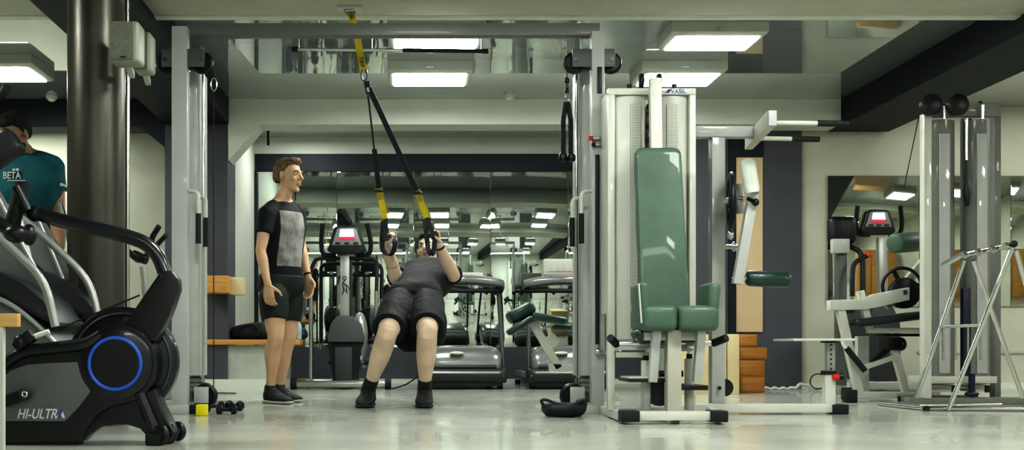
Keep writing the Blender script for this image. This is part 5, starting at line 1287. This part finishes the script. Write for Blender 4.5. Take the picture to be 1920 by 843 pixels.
# --- bearded man in teal
def teal():
    Y = 6.2
    j = lambda x, y, dy=0: P(x, y, Y + dy)
    J = dict(pelvis=j(45, 452, .05), chest=j(45, 352), neck=j(46, 292, .03), head=j(26, 252, -.06),
             uh=V(-1, .05, 0).normalized(), us=V(-1, -.08, 0).normalized(), back=V(0, 1, 0),
             shR=j(-18, 318, -.02), elR=j(-34, 400, -.12), wrR=j(0, 440, -.36),
             shL=j(98, 314, .06), elL=j(108, 404, .04), wrL=j(112, 462, -.14),
             hipR=j(22, 470, .05), knR=j(20, 590, -.03), anR=j(20, 710, .05),
             hipL=j(70, 470, .05), knL=j(72, 590, -.03), anL=j(74, 710, .05),
             ftR=j(14, 745, -.15), ftL=j(80, 745, -.15), sole=mat('sole_pale', (0, 0, 0)), lace=mat('lace_black', (0, 0, 0)))
    for s in 'RL':
        J['an' + s].z = .09
    sk = skin_mat('skin_tan', (.44, .27, .18))
    hm = mat('hair_black', (.008, .007, .007), .6, 0, .4, 60, .6, 200)
    hd = {'R': (V(.3, -.8, -.3), V(0, -.2, -1), V(1, 0, 0), 50, .4), 'L': (V(.0, -.6, -.7), V(-1, 0, 0), V(0, -1, .4), 60, .5)}
    t, g, M = person('bearded man in teal T-shirt standing behind the arc trainers beside the black column', V(j(45, 0).x, Y, 0), J, sk,
        mat('shirt_teal', (.010, .115, .135), .75, 0, .12, 8, .25, 40), mat('shorts_blue', (.01, .03, .14), .7, 0, .2, 9, .25, 45), mat('shoe_black', (0, 0, 0)),
        V(-.28, -.80, -.52), V(-.1, -.4, .9), hair_short(hm), hd, k=1.06, hs=1.05, sleeve=.48, short_len=.8, arm_k=1.12, chest=.20, belly=.11)
    # beard
    mb = MB(); e = lambda c, r: mb.ell(g(*c), r, M, 20)
    e((0, .040, -.082), (.052, .056, .036)); e((0, .020, -.060), (.066, .045, .040)); e((0, .078, -.100), (.030, .022, .022))
    me = vbuild(mb, 'beard', hm, t, .005, 2, .003, 60, (1, 1, 1))
    wm = mat('white_print', (.55, .6, .6), .6)
    # shirt print on the chest and sleeve mark
    text_mesh('BETA', .055, wm, t, 'shirt_lettering', Matrix.Translation(j(22, 329, -.142)) @ FRONT @ Matrix.Diagonal((.8, 1.0, 1, 1)), .001)
    mb = MB()
    for x in (26, 33): mb.ell(j(x, 318, -.142), (.010, .003, .008))
    mb.beam(j(14, 338, -.142), j(48, 338, -.142), .004, .002)
    mb.build('shirt_emblem', wm, t)
    mb = MB(); p = lambda x, y: j(x, y, -.035); mb.prism([p(108, 345), p(114, 342), p(124, 347), p(126, 352), p(118, 348), p(112, 349)], (0, .02, 0)); mb.build('sleeve_emblem', wm, t)
teal()
# ------------------------------------------------------------------ suspension trainer
def straps():
    A = P(655, 14, 6.95); A.z = 2.605
    t = thing('suspension_trainer', 'yellow and black suspension strap hanging from the ceiling beam down to two handles', 'suspension trainer', P(765, 470, 7.5))
    yel = mat('yellow_webbing', (.62, .50, .02), .6, 0, .1, 30, .2, 200); blk = mat('black_webbing', (.012, .015, .022), .6, 0, .15, 30, .2, 200)
    sd = V(1, 0, 0)
    c = P(683, 140, 7.03)
    MB().strap([A + V(0, 0, -.005), P(668, 60, 6.98), P(675, 100, 7.0), P(682, 132, 7.03)], .046, .004, sd).build('anchor_strap', yel, t)
    mb = MB(); mb.strap([A + V(-.03, -.002, 0), P(662, 34, 6.96)], .03, .006, sd); mb.strap([A + V(.03, -.002, 0), P(660, 34, 6.96)], .03, .006, sd); mb.build('anchor_loop', mat('olive_webbing', (.30, .27, .04), .6), t)
    # TRX lettering along the yellow strap
    a, b = P(676.5, 106, 6.995), P(680.5, 128, 7.02); d = (b - a).normalized(); n = sd.cross(d).normalized()
    if n.y > 0: n = -n
    R = Matrix((d, n.cross(d), n)).transposed().to_4x4()
    text_mesh('TRX', .036, blk, t, 'lettering', Matrix.Translation((a + b) / 2 + n * .004) @ R, .0006)
    pts = [c + V(.016 * math.cos(q) * 1.2, 0, .040 * math.sin(q)) for q in [2 * PI * i / 28 for i in range(28)]]
    MB().tube(pts, .0055, 8, True).build('carabiner', mat('steel_dark', (.12, .12, .12), .3, .8), t)
    j0 = P(687, 152, 7.05); j1 = P(692, 176, 7.08)
    MB().strap([j0, j1], .038, .012, sd).build('equalizer_loop', blk, t)
    mb = MB(); mb.strap([P(689, 164, 7.05), P(691, 172, 7.06)], .014, .012, sd); mb.build('loop_tag', mat('white_print', (0, 0, 0)), t)
    ends = (((690, 178, 7.08), (711, 358, 7.44), (722, 410, 7.50), .6, (724, 425)), ((692, 165, 7.07), (783, 362, 7.44), (800, 408, 7.50), 1.0, (808, 425)))
    for i, (p0, p1, p2, wk, hc) in enumerate(ends):
        p0, p1, p2 = P(*p0), P(*p1), P(*p2)
        if i == 0: MB().strap([p0, p0.lerp(p1, .45), p0.lerp(p1, .65), p1], .012, .006, sd).build('main_strap', blk, t); MB().strap([p0.lerp(p1, .55), p1], .034, .004, sd).build('main_strap', blk, t)
        else: MB().strap([p0, p1], .036, .005, sd).build('main_strap', blk, t)
        d = (p2 - p1).normalized()
        mb = MB(); mb.strap([p1 - d * .02, p1 + d * .06], .050, .022, sd); mb.build('buckle', mat('olive_webbing', (0, 0, 0)), t)
        mb = MB(); mb.cyl(p1 + V(-.03, -.015, 0), p1 + V(.03, -.015, 0), .009); mb.build('cam', BLACK(), t)
        MB().strap([p1 + d * .03, p2], .042, .007, sd).build('adjuster_webbing', yel, t)
        MB().strap([p1 + d * .09 + V(.018, .02, 0), p1 + d * .16 + V(.03, .02, 0)], .02, .005, sd).build('strap_tail', mat('olive_webbing', (0, 0, 0)), t)
        # handle loop: webbing down both ends of a foam grip and a hanging foot cradle
        hx, hy = ((724, 447), (812, 442))[i]
        g = P(hx, hy, 7.545)
        if i == 0: l0, l1 = P(719, 470, 7.50), P(738, 470, 7.52)
        else: l0, l1 = P(804, 470, 7.49), P(813, 470, 7.52)
        ga, gb = g + V(-.005, -.07, 0), g + V(.005, .055, 0)
        MB().cyl(ga, gb, .0165).build('foam_grip', RUBBER(), t)
        MB().strap([p2, ga + V(0, -.004, .01), ga + V(0, -.006, -.02)], .034, .006, sd).build('handle_webbing', blk, t)
        MB().strap([p2, gb + V(0, .004, .01), gb + V(0, .006, -.02)], .034, .006, sd).build('handle_webbing', blk, t)
        lo = (l0 + l1) / 2 - V(0, 0, .01)
        MB().strap(curve([p2 + V(-.012, -.03, -.02), l0 + V(-.01, -.02, .05), l0 + V(0, -.02, .0), lo + V(0, -.01, -.012), l1 + V(0, .0, .0), l1 + V(.008, .0, .07), g + V(.03, 0, .03)], 6), .042, .007, V(.7, .7, 0)).build('foot_cradle', blk, t)
    b = thing('ceiling_anchor', 'pale anchor plate on the beam holding the yellow strap', 'anchor bracket', (A.x, A.y, 2.59))
    MB().b2(A.x - .075, A.x + .085, A.y - .06, A.y + .03, 2.592, 2.609).build('plate', HOUS, b, bev=.003)
    MB().tube([A + V(-.035, -.03, .0), A + V(-.03, -.03, -.02), A + V(.03, -.03, -.02), A + V(.035, -.03, 0)], .006).build('eye_bar', STEEL(), b)
straps()

# ------------------------------------------------------------------ camera and air light
cam = bpy.data.cameras.new('camera'); cam.sensor_width = 36; cam.sensor_fit = 'HORIZONTAL'; cam.lens = 37.5
cam.shift_x = (960 - 765) / 1920; cam.shift_y = (650 - 421.5) / 1920; cam.clip_start = .05
co = bpy.data.objects.new('camera', cam); co.location = (0, 0, CAMZ); co.rotation_euler = (PI / 2, 0, 0); COL.objects.link(co)
bpy.context.scene.camera = co
w = bpy.data.worlds.new('world'); bpy.context.scene.world = w; w.use_nodes = True
w.node_tree.nodes['Background'].inputs[0].default_value = (.6, .7, .68, 1); w.node_tree.nodes['Background'].inputs[1].default_value = .15
sc = bpy.context.scene
sc.view_settings.view_transform = 'Standard'; sc.view_settings.look = 'High Contrast'; sc.view_settings.exposure = -0.18
sc.cycles.use_denoising = True
sc.cycles.max_bounces = 10; sc.cycles.diffuse_bounces = 4; sc.cycles.glossy_bounces = 6
sc.cycles.sample_clamp_indirect = 6; sc.cycles.caustics_reflective = False
# names that repeat in a part list stay plain: Blender's own suffix numbers them
